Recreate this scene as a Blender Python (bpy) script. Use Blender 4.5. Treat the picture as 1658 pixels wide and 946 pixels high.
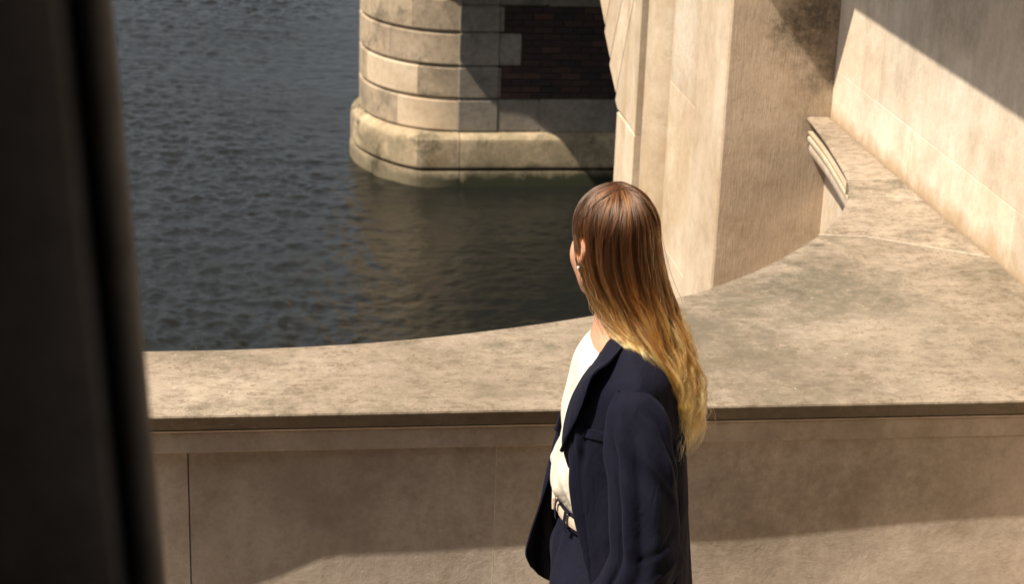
import bpy, math, random
import numpy as np
from mathutils import Vector, Matrix
random.seed(7); rng = np.random.default_rng(7)
S = bpy.context.scene
for o in list(bpy.data.objects): bpy.data.objects.remove(o)
COL = S.collection
R = math.radians

# ------------------------------------------------------------ camera
TH, ROLL, YAW, CAM_H = R(19.55), R(2.07), R(7.9), 2.74
fwd = Vector((math.sin(YAW)*math.cos(TH), math.cos(YAW)*math.cos(TH), -math.sin(TH)))
r0 = Vector((math.cos(YAW), -math.sin(YAW), 0)); u0 = r0.cross(fwd)
cr = math.cos(ROLL)*r0 + math.sin(ROLL)*u0
cu = math.cos(ROLL)*u0 - math.sin(ROLL)*r0
cam = bpy.data.cameras.new('camera'); cam_o = bpy.data.objects.new('camera', cam); COL.objects.link(cam_o)
M = Matrix((cr, cu, -fwd)).transposed().to_4x4(); M.translation = (0, 0, CAM_H)
cam_o.matrix_world = M
cam.sensor_width = 36; cam.lens = 36*3030/1658; cam.clip_start = 0.05; cam.clip_end = 3000
cam.dof.use_dof = True; cam.dof.focus_distance = 3.62; cam.dof.aperture_fstop = 10
S.camera = cam_o

# ------------------------------------------------------------ light
SUN_D = Vector((0.58, 0.19, -1)).normalized()          # direction the light travels
W = bpy.data.worlds.new('World'); S.world = W; W.use_nodes = True
nt = W.node_tree; bg = nt.nodes['Background']
sky = nt.nodes.new('ShaderNodeTexSky'); sky.sky_type = 'NISHITA'; sky.sun_disc = False
sky.sun_elevation = math.asin(-SUN_D.z)
sky.sun_rotation = math.atan2(-SUN_D.x, -SUN_D.y)
sky.air_density = 1.0; sky.dust_density = 3.0; sky.ozone_density = 1.0
hs = nt.nodes.new('ShaderNodeHueSaturation'); hs.inputs['Saturation'].default_value = .45     # hazy white summer sky
nt.links.new(sky.outputs[0], hs.inputs['Color']); nt.links.new(hs.outputs[0], bg.inputs[0]); bg.inputs[1].default_value = 0.073
sl = bpy.data.lights.new('sun', 'SUN'); sl.energy = 4.8; sl.angle = R(0.45); sl.color = (1, .89, .74)
so = bpy.data.objects.new('sun', sl); COL.objects.link(so)
so.rotation_euler = SUN_D.to_track_quat('-Z', 'Y').to_euler()
S.view_settings.view_transform = 'Standard'; S.view_settings.look = 'None'
S.view_settings.exposure = 0.70; S.view_settings.gamma = 1; S.view_settings.use_curve_mapping = False
S.render.engine = 'CYCLES'

# ------------------------------------------------------------ helpers
def tag(o, label=None, cat=None, group=None, kind=None):
    if label: o['label'] = label
    if cat: o['category'] = cat
    if group: o['group'] = group
    if kind: o['kind'] = kind
    return o
def empty(name, loc, label=None, cat=None, group=None):
    o = bpy.data.objects.new(name, None); COL.objects.link(o); o.location = loc; o.empty_display_size = .1
    return tag(o, label, cat, group)
def mesh(name, V, F, mat, parent=None, smooth=False, auto=None):
    me = bpy.data.meshes.new(name)
    if isinstance(V, np.ndarray): V = V.tolist()
    if isinstance(F, np.ndarray): F = F.tolist()
    me.from_pydata(V, [], F); me.validate(); me.update()
    if mat: me.materials.append(mat)
    if smooth:
        me.polygons.foreach_set('use_smooth', [True]*len(me.polygons))
        if auto: me.set_sharp_from_angle(angle=R(auto))
    o = bpy.data.objects.new(name, me); COL.objects.link(o)
    if parent is not None:
        o.parent = parent
        o.matrix_parent_inverse = Matrix.Translation(-Vector(parent.location)) if parent.type == 'EMPTY' and not parent.parent else Matrix()
    return o
def box_vf(x0, x1, y0, y1, z0, z1, b=.004):
    """box with chamfered edges: 24 vertices, 26 faces"""
    V = []; idx = {}
    for i in (0, 1):
        for j in (0, 1):
            for k in (0, 1):
                p = ((x0, x1)[i], (y0, y1)[j], (z0, z1)[k])
                s = (1 if i == 0 else -1, 1 if j == 0 else -1, 1 if k == 0 else -1)
                for a in range(3):
                    q = list(p)
                    for c in range(3):
                        if c != a: q[c] += s[c]*b
                    idx[(i, j, k, a)] = len(V); V.append(tuple(q))
    F = []
    for a in range(3):
        c1, c2 = (a+1) % 3, (a+2) % 3
        for e in (0, 1):
            loop = []
            for (m, n) in ((0, 0), (1, 0), (1, 1), (0, 1)):
                ijk = [0, 0, 0]; ijk[a] = e; ijk[c1] = m; ijk[c2] = n
                loop.append(idx[(*ijk, a)])
            F.append(loop if e else loop[::-1])
    for a in range(3):
        c1, c2 = (a+1) % 3, (a+2) % 3
        for m in (0, 1):
            for n in (0, 1):
                A = [0, 0, 0]; B = [0, 0, 0]; A[a] = 0; B[a] = 1
                A[c1] = B[c1] = m; A[c2] = B[c2] = n
                q = [idx[(*A, c1)], idx[(*B, c1)], idx[(*B, c2)], idx[(*A, c2)]]
                F.append(q if m != n else q[::-1])
    for i in (0, 1):
        for j in (0, 1):
            for k in (0, 1):
                t = [idx[(i, j, k, 0)], idx[(i, j, k, 1)], idx[(i, j, k, 2)]]
                F.append(t if (i+j+k) % 2 else t[::-1])
    return V, F
def box(name, x0, x1, y0, y1, z0, z1, mat, parent=None, b=.004):
    V, F = box_vf(x0, x1, y0, y1, z0, z1, b)
    return mesh(name, V, F, mat, parent)
def prism(name, poly, z0, z1, mat, parent=None, b=.004, top=None, smooth=False):
    """vertical prism of a ccw polygon with chamfered top and bottom rims (b), optional list of rings [(inset, z), ...]"""
    P = [Vector(p) for p in poly]; n = len(P)
    nor = []
    for i in range(n):
        d1 = (P[i]-P[i-1]); d2 = (P[(i+1) % n]-P[i])
        d1 = d1.normalized() if d1.length > 1e-9 else d2.normalized(); d2 = d2.normalized()
        n1 = Vector((-d1.y, d1.x)); n2 = Vector((-d2.y, d2.x))
        m = n1+n2
        m = m/max(m.length_squared, 1e-6)*2 if m.length > .3 else n1
        nor.append(m)
    rings = top or [(b, z0), (0, z0+b), (0, z1-b), (b, z1)]
    V = []; F = []
    for (ins, z) in rings:
        for i in range(n):
            q = P[i]+nor[i]*ins; V.append((q.x, q.y, z))
    for k in range(len(rings)-1):
        for i in range(n):
            j = (i+1) % n
            F.append((k*n+i, k*n+j, (k+1)*n+j, (k+1)*n+i))
    F.append(list(range(n))[::-1]); F.append([(len(rings)-1)*n+i for i in range(n)])
    return mesh(name, V, F, mat, parent, smooth=smooth, auto=30 if smooth else None)
def sweep(name, path, prof, mat, parent=None, smooth=True, auto=40):
    """path: list of (x, y); prof: list of (offset to the left-hand side of travel, z)"""
    P = [Vector(p) for p in path]; n = len(P); V = []; m = len(prof)
    for i in range(n):
        d = (P[min(i+1, n-1)]-P[max(i-1, 0)]).normalized(); nn = Vector((-d.y, d.x))
        for (o_, z) in prof:
            q = P[i]+nn*o_; V.append((q.x, q.y, z))
    F = [(i*m+k, i*m+(k+1) % m, (i+1)*m+(k+1) % m, (i+1)*m+k) for i in range(n-1) for k in range(m)]
    F.append(list(range(m))[::-1]); F.append([(n-1)*m+k for k in range(m)])
    me = mesh(name, V, F, mat, parent, smooth=smooth, auto=auto)
    return me
def catmull(P, n):
    P = [Vector(p) for p in P]; out = []
    Q = [2*P[0]-P[1]]+P+[2*P[-1]-P[-2]]
    for i in range(1, len(Q)-2):
        for k in range(n):
            t = k/n; a, b, c, d = Q[i-1:i+3]
            out.append(.5*((2*b)+(c-a)*t+(2*a-5*b+4*c-d)*t*t+(-a+3*b-3*c+d)*t**3))
    out.append(P[-1]); return out

# ------------------------------------------------------------ materials
def newmat(name):
    m = bpy.data.materials.new(name); m.use_nodes = True
    return m, m.node_tree, m.node_tree.nodes['Principled BSDF']
def N(nt, t, **k):
    n = nt.nodes.new(t)
    for a, v in k.items():
        if a == 'ins':
            for kk, vv in v.items(): n.inputs[kk].default_value = vv
        else: setattr(n, a, v)
    return n
def ramp(nt, src, stops):
    r = nt.nodes.new('ShaderNodeValToRGB'); e = r.color_ramp.elements
    while len(e) < len(stops): e.new(.5)
    for el, (p, c) in zip(e, stops):
        el.position = p; el.color = (*c, 1) if len(c) == 3 else c
    nt.links.new(src, r.inputs[0]); return r
def mix(nt, a, b, fac, mode='MIX'):
    m = nt.nodes.new('ShaderNodeMix'); m.data_type = 'RGBA'; m.blend_type = mode; m.clamp_result = True
    for s, v in ((6, a), (7, b), (0, fac)):
        if hasattr(v, 'links') or hasattr(v, 'is_linked'): nt.links.new(v, m.inputs[s])
        else: m.inputs[s].default_value = v if s == 0 else (*v, 1)
    return m.outputs[2]
def noise(nt, vec, scale, detail=5, rough=.6, dist=0):
    n = N(nt, 'ShaderNodeTexNoise', ins={'Scale': scale, 'Detail': detail, 'Roughness': rough, 'Distortion': dist})
    nt.links.new(vec, n.inputs['Vector']); return n.outputs[0]
def mapping(nt, src, scale=(1, 1, 1), loc=(0, 0, 0)):
    m = N(nt, 'ShaderNodeMapping'); m.inputs['Scale'].default_value = scale; m.inputs['Location'].default_value = loc
    nt.links.new(src, m.inputs[0]); return m.outputs[0]
def bump(nt, h, strength, dist, prev=None):
    b = N(nt, 'ShaderNodeBump', ins={'Strength': strength, 'Distance': dist})
    nt.links.new(h, b.inputs['Height'])
    if prev is not None: nt.links.new(prev, b.inputs['Normal'])
    return b.outputs[0]
def math_(nt, op, a, b):
    m = N(nt, 'ShaderNodeMath', operation=op)
    for i, v in enumerate((a, b)):
        if isinstance(v, (int, float)): m.inputs[i].default_value = v
        else: nt.links.new(v, m.inputs[i])
    return m.outputs[0]
def limestone(name, base, light, dark, stain=.5, stain_col=(.09, .075, .05), scale=1., pits=0., tool=0., streak=0., fine=1., big=1.3, blobs=(), grime=0., soot_shade=0.):
    m, nt, bs = newmat(name)
    pos = N(nt, 'ShaderNodeNewGeometry').outputs['Position']
    oi = N(nt, 'ShaderNodeObjectInfo').outputs['Random']
    n1 = noise(nt, pos, big*scale, 6, .68, .1)
    col = ramp(nt, n1, [(.3, dark), (.5, base), (.72, light)]).outputs[0]
    n2 = noise(nt, pos, 9*scale, 8, .72, .3)
    sp = ramp(nt, n2, [(.33, (.80, .77, .73)), (.5, (1, 1, 1)), (.68, (1.12, 1.1, 1.08))]).outputs[0]
    col = mix(nt, col, sp, .8, 'MULTIPLY')
    n3 = noise(nt, pos, 90*scale, 4, .7)
    sp3 = ramp(nt, n3, [(.3, (.78, .76, .73)), (.5, (1, 1, 1)), (.75, (1.1, 1.1, 1.1))]).outputs[0]
    col = mix(nt, col, sp3, .65*fine, 'MULTIPLY')
    rv = ramp(nt, oi, [(0, (.86, .85, .83)), (.5, (1, .985, .97)), (1, (1.1, 1.08, 1.04))]).outputs[0]
    col = mix(nt, col, rv, 1, 'MULTIPLY')
    if stain:
        n4 = noise(nt, mapping(nt, pos, (1, 1, .5 if streak else 1), (3.1, 1.7, .4)), 2.1*scale, 9, .8, .15)
        f = ramp(nt, n4, [(.5, (0, 0, 0)), (.62, (stain,)*3), (.75, (min(1, stain*1.4),)*3)]).outputs[0]
        col = mix(nt, col, stain_col, f)
    if streak:
        n5 = noise(nt, mapping(nt, pos, (6, 6, .7)), 1.6*scale, 5, .6, .3)
        f = ramp(nt, n5, [(.48, (0, 0, 0)), (.7, (streak,)*3)]).outputs[0]
        col = mix(nt, col, stain_col, f)
    if pits:
        nb_ = noise(nt, mapping(nt, pos, (1, 1.6, 1), (1.3, .2, 5)), 19*scale, 8, .78, .1)
        col = mix(nt, col, ramp(nt, nb_, [(.36, (.55, .51, .46)), (.5, (1, 1, 1)), (.66, (1.16, 1.15, 1.13))]).outputs[0], .9*pits, 'MULTIPLY')
    for (bx, by, bz, br, bstr, bcol) in blobs:      # individual dirt patches
        vm = N(nt, 'ShaderNodeVectorMath', operation='DISTANCE'); vm.inputs[1].default_value = (bx, by, bz); nt.links.new(pos, vm.inputs[0])
        nz = noise(nt, pos, 3.2/br*.35, 8, .75)
        dd = math_(nt, 'ADD', math_(nt, 'DIVIDE', vm.outputs['Value'], br), math_(nt, 'MULTIPLY', math_(nt, 'SUBTRACT', nz, .5), 2.6))
        mr = N(nt, 'ShaderNodeMapRange', ins={1: .35, 2: 1.05, 3: bstr, 4: 0.}); nt.links.new(dd, mr.inputs[0])
        n9 = noise(nt, pos, 38, 5, .75)
        f9 = math_(nt, 'MULTIPLY', mr.outputs[0], ramp(nt, n9, [(.35, (.35,)*3), (.6, (1, 1, 1))]).outputs[0])
        col = mix(nt, col, bcol, f9)
    if soot_shade:                                         # shade under the coping lip painted into the colour, with some soot
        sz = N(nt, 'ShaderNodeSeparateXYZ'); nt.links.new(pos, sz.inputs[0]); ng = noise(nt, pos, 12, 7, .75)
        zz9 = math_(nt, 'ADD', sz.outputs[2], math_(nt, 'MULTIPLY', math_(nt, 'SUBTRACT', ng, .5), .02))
        mr = N(nt, 'ShaderNodeMapRange', ins={1: 1.110, 2: 1.116, 3: soot_shade, 4: 0.}); nt.links.new(zz9, mr.inputs[0])
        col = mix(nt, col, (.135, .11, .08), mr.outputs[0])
    if grime:                                        # tan dirt that has gathered where wall and coping meet
        sz = N(nt, 'ShaderNodeSeparateXYZ'); nt.links.new(pos, sz.inputs[0]); ng = noise(nt, pos, 7, 7, .75)
        zz9 = math_(nt, 'ADD', sz.outputs[2], math_(nt, 'MULTIPLY', math_(nt, 'SUBTRACT', ng, .5), .22))
        mr = N(nt, 'ShaderNodeMapRange', ins={1: 1.12, 2: 1.19, 3: grime, 4: 0.}); nt.links.new(zz9, mr.inputs[0])
        mr2 = N(nt, 'ShaderNodeMapRange', ins={1: 1.0, 2: 1.1, 3: 0., 4: 1.}); nt.links.new(sz.outputs[2], mr2.inputs[0])
        col = mix(nt, col, (.42, .29, .17), math_(nt, 'MULTIPLY', mr.outputs[0], mr2.outputs[0]))
    bfine = bump(nt, n3, .35*fine, .002)
    b = bump(nt, n2, .45, .006, bfine)
    if pits:
        mp = mapping(nt, pos, (1, 1, 1.6))
        v = N(nt, 'ShaderNodeTexVoronoi', ins={'Scale': 42*scale, 'Randomness': 1.}); nt.links.new(mp, v.inputs['Vector'])
        nm = noise(nt, pos, 6*scale, 5, .7)
        thr = ramp(nt, nm, [(.42, (0, 0, 0)), (.68, (.40,)*3)]).outputs[0]
        pit = math_(nt, 'LESS_THAN', v.outputs['Distance'], thr)
        v2 = noise(nt, pos, 30*scale, 6, .75, 1.2)
        pit2 = ramp(nt, v2, [(.32, (1, 1, 1)), (.40, (0, 0, 0))]).outputs[0]
        col = mix(nt, col, (.16, .115, .07), math_(nt, 'MULTIPLY', pit, .62*min(1.3, pits)))
        col = mix(nt, col, (.15, .11, .07), math_(nt, 'MULTIPLY', pit2, .62*pits))
        v3 = noise(nt, mapping(nt, pos, (1, 1, 1), (7, 3, 1)), 48*scale, 4, .7, .5)
        chip = ramp(nt, v3, [(.66, (0, 0, 0)), (.73, (1, 1, 1))]).outputs[0]
        col = mix(nt, col, tuple(min(1, c*1.5) for c in light), math_(nt, 'MULTIPLY', chip, .5*pits))
        b = bump(nt, pit, -.6*pits, .004, b); b = bump(nt, pit2, -.6*pits, .006, b); b = bump(nt, chip, .3*pits, .003, b)
    if tool:
        w = noise(nt, mapping(nt, pos, (1, 1, .05)), 330, 2, .6)
        w2 = noise(nt, mapping(nt, pos, (1, 1, .15)), 60, 3, .6)
        b = bump(nt, w, .8*tool, .004, b); b = bump(nt, w2, .4*tool, .004, b)
        wr = ramp(nt, w, [(.35, (.84, .82, .80)), (.6, (1.05, 1.05, 1.05))]).outputs[0]
        col = mix(nt, col, wr, .8*tool, 'MULTIPLY')
    nt.links.new(col, bs.inputs['Base Color']); nt.links.new(b, bs.inputs['Normal'])
    bs.inputs['Roughness'].default_value = .88
    bs.inputs['Specular IOR Level'].default_value = .25
    return m
MS = {}
MS['wall'] = limestone('limestone_wall', (.66, .565, .45), (.78, .71, .61), (.56, .45, .34), .3, (.36, .28, .20), streak=.28, fine=.7, grime=.8, blobs=[(2.02, 6.1, 1.2, .18, .3, (.88, .82, .72)), (2.02, 5.85, 1.16, .25, .35, (.9, .85, .76)), (2.02, 5.2, 1.4, .3, .3, (.86, .79, .68)), (2.02, 5.4, 1.72, .16, .5, (.30, .24, .18)), (2.02, 5.15, 1.75, .16, .45, (.28, .22, .17))])
MS['coping'] = limestone('limestone_coping', (.325, .268, .207), (.43, .365, .29), (.20, .165, .122), .85, (.14, .118, .083), pits=1.5, scale=1.5, soot_shade=.6, blobs=[(1.42, 4.50, 1.12, .32, .95, (.10, .088, .062)), (1.10, 4.08, 1.12, .36, .8, (.12, .10, .072)), (.95, 4.25, 1.12, .2, .7, (.11, .095, .07)), (1.3, 3.85, 1.12, .3, .5, (.15, .12, .085)), (1.5, 4.15, 1.12, .5, .45, (.24, .20, .15)), (.75, 4.1, 1.12, .4, .4, (.18, .15, .11)), (-.1, 4.0, 1.12, .5, .25, (.22, .17, .12)), (.4, 3.9, 1.12, .3, .35, (.2, .155, .11))])
MS['parapet'] = limestone('limestone_parapet', (.57, .49, .415), (.67, .59, .515), (.44, .37, .305), .5, (.33, .27, .215), fine=.9, big=2.2, streak=.28, blobs=[(.45, 3.8, .85, .3, .4, (.22, .17, .125)), (1.15, 3.8, .85, .28, .45, (.19, .15, .10)), (1.5, 3.8, .88, .2, .4, (.2, .155, .10)), (.1, 3.8, .80, .2, .3, (.22, .18, .14))])
MS['tooled'] = limestone('limestone_tooled', (.60, .48, .365), (.68, .56, .44), (.50, .39, .29), .35, (.36, .27, .19), tool=.7, fine=.9, blobs=[(1.90, 6.36, 1.45, .14, .9, (.10, .08, .055)), (1.99, 6.36, 1.30, .11, .8, (.12, .10, .07)), (1.90, 6.36, 1.16, .12, .4, (.2, .15, .1)), (1.98, 6.36, 1.5, .15, .8, (.14, .12, .09)), (1.66, 6.36, .5, .15, .3, (.25, .19, .13))])
MS['abut'] = limestone('limestone_abutment', (.58, .48, .36), (.72, .63, .50), (.50, .38, .26), .6, (.46, .32, .19), streak=.45, blobs=[(1.66, 7.0, 1.0, .3, .6, (.46, .33, .21)), (1.66, 7.2, .6, .3, .6, (.48, .34, .20)), (1.66, 7.1, .3, .2, .5, (.8, .72, .58)), (1.66, 7.2, 1.2, .25, .5, (.84, .77, .66)), (1.7, 7.5, .4, .3, .5, (.40, .28, .16))], fine=.5)
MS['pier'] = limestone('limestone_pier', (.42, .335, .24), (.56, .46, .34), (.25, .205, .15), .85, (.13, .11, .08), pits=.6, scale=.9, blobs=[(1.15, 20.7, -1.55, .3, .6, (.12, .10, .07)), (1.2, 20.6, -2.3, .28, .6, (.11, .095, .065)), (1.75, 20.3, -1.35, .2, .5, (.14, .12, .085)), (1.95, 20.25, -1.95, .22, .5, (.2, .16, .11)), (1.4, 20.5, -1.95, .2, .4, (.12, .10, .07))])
MS['pier_new'] = limestone('limestone_pier_new', (.52, .42, .31), (.58, .48, .36), (.45, .34, .23), .25, (.3, .22, .13), fine=.4)
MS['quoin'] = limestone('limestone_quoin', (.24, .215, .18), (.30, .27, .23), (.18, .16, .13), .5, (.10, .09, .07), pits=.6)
MS['base'] = limestone('limestone_waterline', (.36, .29, .195), (.47, .39, .275), (.19, .155, .10), .9, (.06, .055, .032), pits=.6, blobs=[(1.15, 20.8, -2.85, .22, .7, (.09, .08, .05)), (2.6, 20.1, -2.85, .5, .6, (.15, .125, .075)), (3.3, 20.1, -2.85, .45, .6, (.13, .11, .065)), (1.5, 20.3, -2.8, .2, .5, (.14, .12, .07)), (1.9, 20.1, -2.9, .16, .6, (.22, .15, .07))])
def wet_fix(m):
    # green-black weed on the stone just above the waterline (its own band of growth)
    nt = m.node_tree; bs = nt.nodes['Principled BSDF']; src = bs.inputs['Base Color'].links[0].from_socket
    g = N(nt, 'ShaderNodeNewGeometry').outputs['Position']; s = N(nt, 'ShaderNodeSeparateXYZ'); nt.links.new(g, s.inputs[0])
    nn = noise(nt, g, 3.5, 6, .7)
    z = math_(nt, 'ADD', s.outputs[2], math_(nt, 'MULTIPLY', nn, -.34))
    mr = N(nt, 'ShaderNodeMapRange', ins={1: -3.27, 2: -3.10, 3: 1., 4: 0.}); nt.links.new(z, mr.inputs[0])
    x = N(nt, 'ShaderNodeMapRange', ins={1: 1.3, 2: 2.1, 3: .6, 4: 1.}); nt.links.new(s.outputs[0], x.inputs[0])
    nt.links.new(mix(nt, src, (.018, .02, .009), math_(nt, 'MULTIPLY', mr.outputs[0], x.outputs[0])), bs.inputs['Base Color'])
wet_fix(MS['base'])
def brickmat():
    m, nt, bs = newmat('brick')
    oi = N(nt, 'ShaderNodeObjectInfo').outputs['Random']
    pos = N(nt, 'ShaderNodeNewGeometry').outputs['Position']
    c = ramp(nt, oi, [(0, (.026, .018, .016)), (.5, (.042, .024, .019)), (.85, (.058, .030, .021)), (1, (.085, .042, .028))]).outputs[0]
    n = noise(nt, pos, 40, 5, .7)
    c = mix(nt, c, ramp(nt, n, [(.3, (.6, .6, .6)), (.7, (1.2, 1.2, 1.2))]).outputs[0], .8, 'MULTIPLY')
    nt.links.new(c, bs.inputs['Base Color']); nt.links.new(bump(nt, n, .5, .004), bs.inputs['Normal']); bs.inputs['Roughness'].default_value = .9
    return m
MS['brick'] = brickmat()
def plain(name, c, rough=.8, nscale=30, nb=.3, var=.25, spec=.3, metal=0):
    m, nt, bs = newmat(name); pos = N(nt, 'ShaderNodeTexCoord').outputs['Object']
    n = noise(nt, pos, nscale, 5, .65)
    r = ramp(nt, n, [(.3, tuple(x*(1-var) for x in c)), (.7, tuple(min(1, x*(1+var)) for x in c))]).outputs[0]
    nt.links.new(r, bs.inputs['Base Color']); nt.links.new(bump(nt, n, nb, .003), bs.inputs['Normal'])
    bs.inputs['Roughness'].default_value = rough; bs.inputs['Specular IOR Level'].default_value = spec; bs.inputs['Metallic'].default_value = metal
    return m
MS['mortar'] = plain('mortar', (.035, .03, .026))
MS['lime_mortar'] = plain('lime_mortar', (.56, .475, .37), nscale=60)
MS['core'] = plain('core_stone', (.30, .24, .18))
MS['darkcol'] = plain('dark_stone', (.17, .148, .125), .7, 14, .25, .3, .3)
MS['loggia'] = plain('loggia_stone', (.05, .045, .04), .9)
MS['floor'] = limestone('paving_stone', (.22, .18, .14), (.28, .23, .18), (.16, .13, .1), .4, pits=.3)

# ------------------------------------------------------------ water
def water():
    m, nt, bs = newmat('river_water')
    pos = N(nt, 'ShaderNodeNewGeometry').outputs['Position']
    bs.inputs['Base Color'].default_value = (.0095, .010, .0085, 1)
    bs.inputs['Roughness'].default_value = .05; bs.inputs['IOR'].default_value = 1.333
    a = noise(nt, mapping(nt, pos, (1., 1.4, 1)), 7, 5, .66, .3)
    b_ = noise(nt, mapping(nt, pos, (1., 2.0, 1), (4, 2, 0)), 1.1, 3, .5, .7)
    sheet = noise(nt, mapping(nt, pos, (.3, .8, 1)), .6, 3, .5, .4)
    amp = N(nt, 'ShaderNodeMapRange', ins={1: .35, 2: .65, 3: .6, 4: 1.1}); nt.links.new(sheet, amp.inputs[0])
    h = math_(nt, 'ADD', math_(nt, 'MULTIPLY', math_(nt, 'MULTIPLY', a, .60), amp.outputs[0]), math_(nt, 'MULTIPLY', b_, .7))
    # calmer in the lee of the pier
    s = N(nt, 'ShaderNodeSeparateXYZ'); nt.links.new(pos, s.inputs[0])
    lee = N(nt, 'ShaderNodeMapRange', ins={1: .2, 2: 1.6, 3: 1., 4: .45}); nt.links.new(s.outputs[0], lee.inputs[0])
    h = math_(nt, 'MULTIPLY', h, lee.outputs[0])
    far_ = N(nt, 'ShaderNodeVectorMath', operation='DISTANCE'); far_.inputs[1].default_value = (-1, 23.5, -3.2); nt.links.new(pos, far_.inputs[0])
    fm = N(nt, 'ShaderNodeMapRange', ins={1: 12., 2: 26., 3: 0., 4: 1.}); nt.links.new(far_.outputs['Value'], fm.inputs[0])
    rip = noise(nt, mapping(nt, pos, (1., 1.3, 1), (2, 9, 0)), 3.2, 6, .7, .4)
    nt.links.new(bump(nt, math_(nt, 'MULTIPLY', rip, fm.outputs[0]), 1., .30, bump(nt, h, .5, .09)), bs.inputs['Normal'])
    # wind ripples as real relief where the river is in view, a plain sheet beyond
    X0, X1, Y0, Y1 = -30., 14., 5.5, 75.
    
    xs = np.concatenate([-7-np.cumsum(.026*1.035**np.arange(1, 100))[::-1], np.arange(-7, 5.2, .026), 5.2+np.cumsum(.026*1.035**np.arange(1, 74))])
    ys = np.concatenate([12.5-np.cumsum(.028*1.04**np.arange(1, 60))[::-1], np.arange(12.5, 34.5, .028), 34.5+np.cumsum(.028*1.035**np.arange(1, 115))])
    nx, ny = len(xs), len(ys); X0, X1, Y0, Y1 = xs[0], xs[-1], ys[0], ys[-1]; gap = np.maximum(np.gradient(xs)[None], np.gradient(ys)[:, None]); X, Y = np.meshgrid(xs, ys)
    r2 = np.random.default_rng(8); Z = np.zeros_like(X)
    wx = X+.10*np.sin(Y*.9+X*.3); wy = Y+.12*np.sin(X*.8+.4)
    for k in range(130):
        lam = .085*(7**r2.random()**2.3); th = r2.normal()*.9+1.15; kk = 2*math.pi/lam
        ph = (wx*math.cos(th)+wy*math.sin(th))*kk+r2.random()*6.28
        Z += np.clip((lam/gap-2.2)/2., 0, 1)*lam*.0064*(np.sin(ph)+.25*np.sin(2*ph))
    gust = .75+.35*np.sin(X*.55+.4*Y+1.*np.sin(Y*.35))*np.sin(Y*.28+X*.22+1.)
    lee_ = 1-.66*np.clip((X-.2)/1.3, 0, 1)
    edge = np.clip(np.minimum(np.minimum(X-X0, X1-X), np.minimum(Y-Y0, Y1-Y))/1., 0, 1)
    Z *= gust*lee_*edge
    V = np.stack([X, Y, Z-3.2], -1).reshape(-1, 3)
    i_, j_ = np.meshgrid(np.arange(ny-1), np.arange(nx-1), indexing='ij'); i_, j_ = i_.ravel(), j_.ravel()
    F = np.stack([i_*nx+j_, i_*nx+j_+1, (i_+1)*nx+j_+1, (i_+1)*nx+j_], 1).tolist(); V = V.tolist(); b = len(V)
    V += [(-400, -60, -3.2), (600, -60, -3.2), (600, 900, -3.2), (-400, 900, -3.2)]
    c = [0, nx-1, ny*nx-1, (ny-1)*nx]
    rim = [list(range(0, nx)), [k*nx+nx-1 for k in range(ny)], [(ny-1)*nx+k for k in range(nx-1, -1, -1)], [k*nx for k in range(ny-1, -1, -1)]]
    for k in range(4): F.append([b+k, b+(k+1) % 4]+rim[k][::-1])
    o = mesh('river_water', V, F, m, smooth=True); tag(o, 'dark rippled river water below the terrace and round the bridge pier', kind='structure')
    V = [(-400, -60, -3.2), (600, -60, -3.2), (600, 900, -3.2), (-400, 900, -3.2)]
    V = [(x, y, -5.5) for x, y, z in V]
    o = mesh('river_bed', V, [(0, 1, 2, 3)], MS['core']); tag(o, 'river bed under the water', kind='structure')
water()

# ------------------------------------------------------------ terrace floor
fl = box('terrace_floor', -6, 2.0, -4, 3.79, -3.4, -.05, MS['core']); tag(fl, 'stone terrace floor beneath the woman and the parapet', kind='structure')
yy = -3.
while yy < 3.7:
    xx = -5.9+random.random()*.4
    while xx < 1.9:
        w = .75; x1 = min(xx+w, 1.995)
        if x1-xx > .1: box('paving_slab', xx+.003, x1-.003, yy+.003, min(yy+.6, 3.795)-.003, -.05, random.uniform(-.002, .0), MS['floor'], fl)
        xx += w
    yy += .6

# ------------------------------------------------------------ parapet
ZT = 1.12; YF = 3.752
outer_pts = [(-2.2, 4.142), (-.9, 4.142), (-.29, 4.143), (-.049, 4.147), (.243, 4.178), (.518, 4.243), (.81, 4.345), (1.053, 4.47), (1.162, 4.543), (1.354, 4.715), (1.56, 4.96), (1.68, 5.15), (1.765, 5.33), (1.832, 5.55), (1.88, 5.88), (1.908, 6.13), (1.925, 6.355)]
outer = [Vector((p.x, p.y)) for p in catmull([(x, y, 0) for x, y in outer_pts], 5)]
par = empty('stone_parapet', (.5, 3.9, 0), 'curved pale stone parapet with broad pitted coping between the terrace and the river', 'parapet')
def cut(path, x0=None, x1=None, y0=None, y1=None):
    return [p for p in path if (x0 is None or p.x >= x0-1e-6) and (x1 is None or p.x <= x1+1e-6) and (y0 is None or p.y >= y0-1e-6) and (y1 is None or p.y <= y1+1e-6)]
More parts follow.
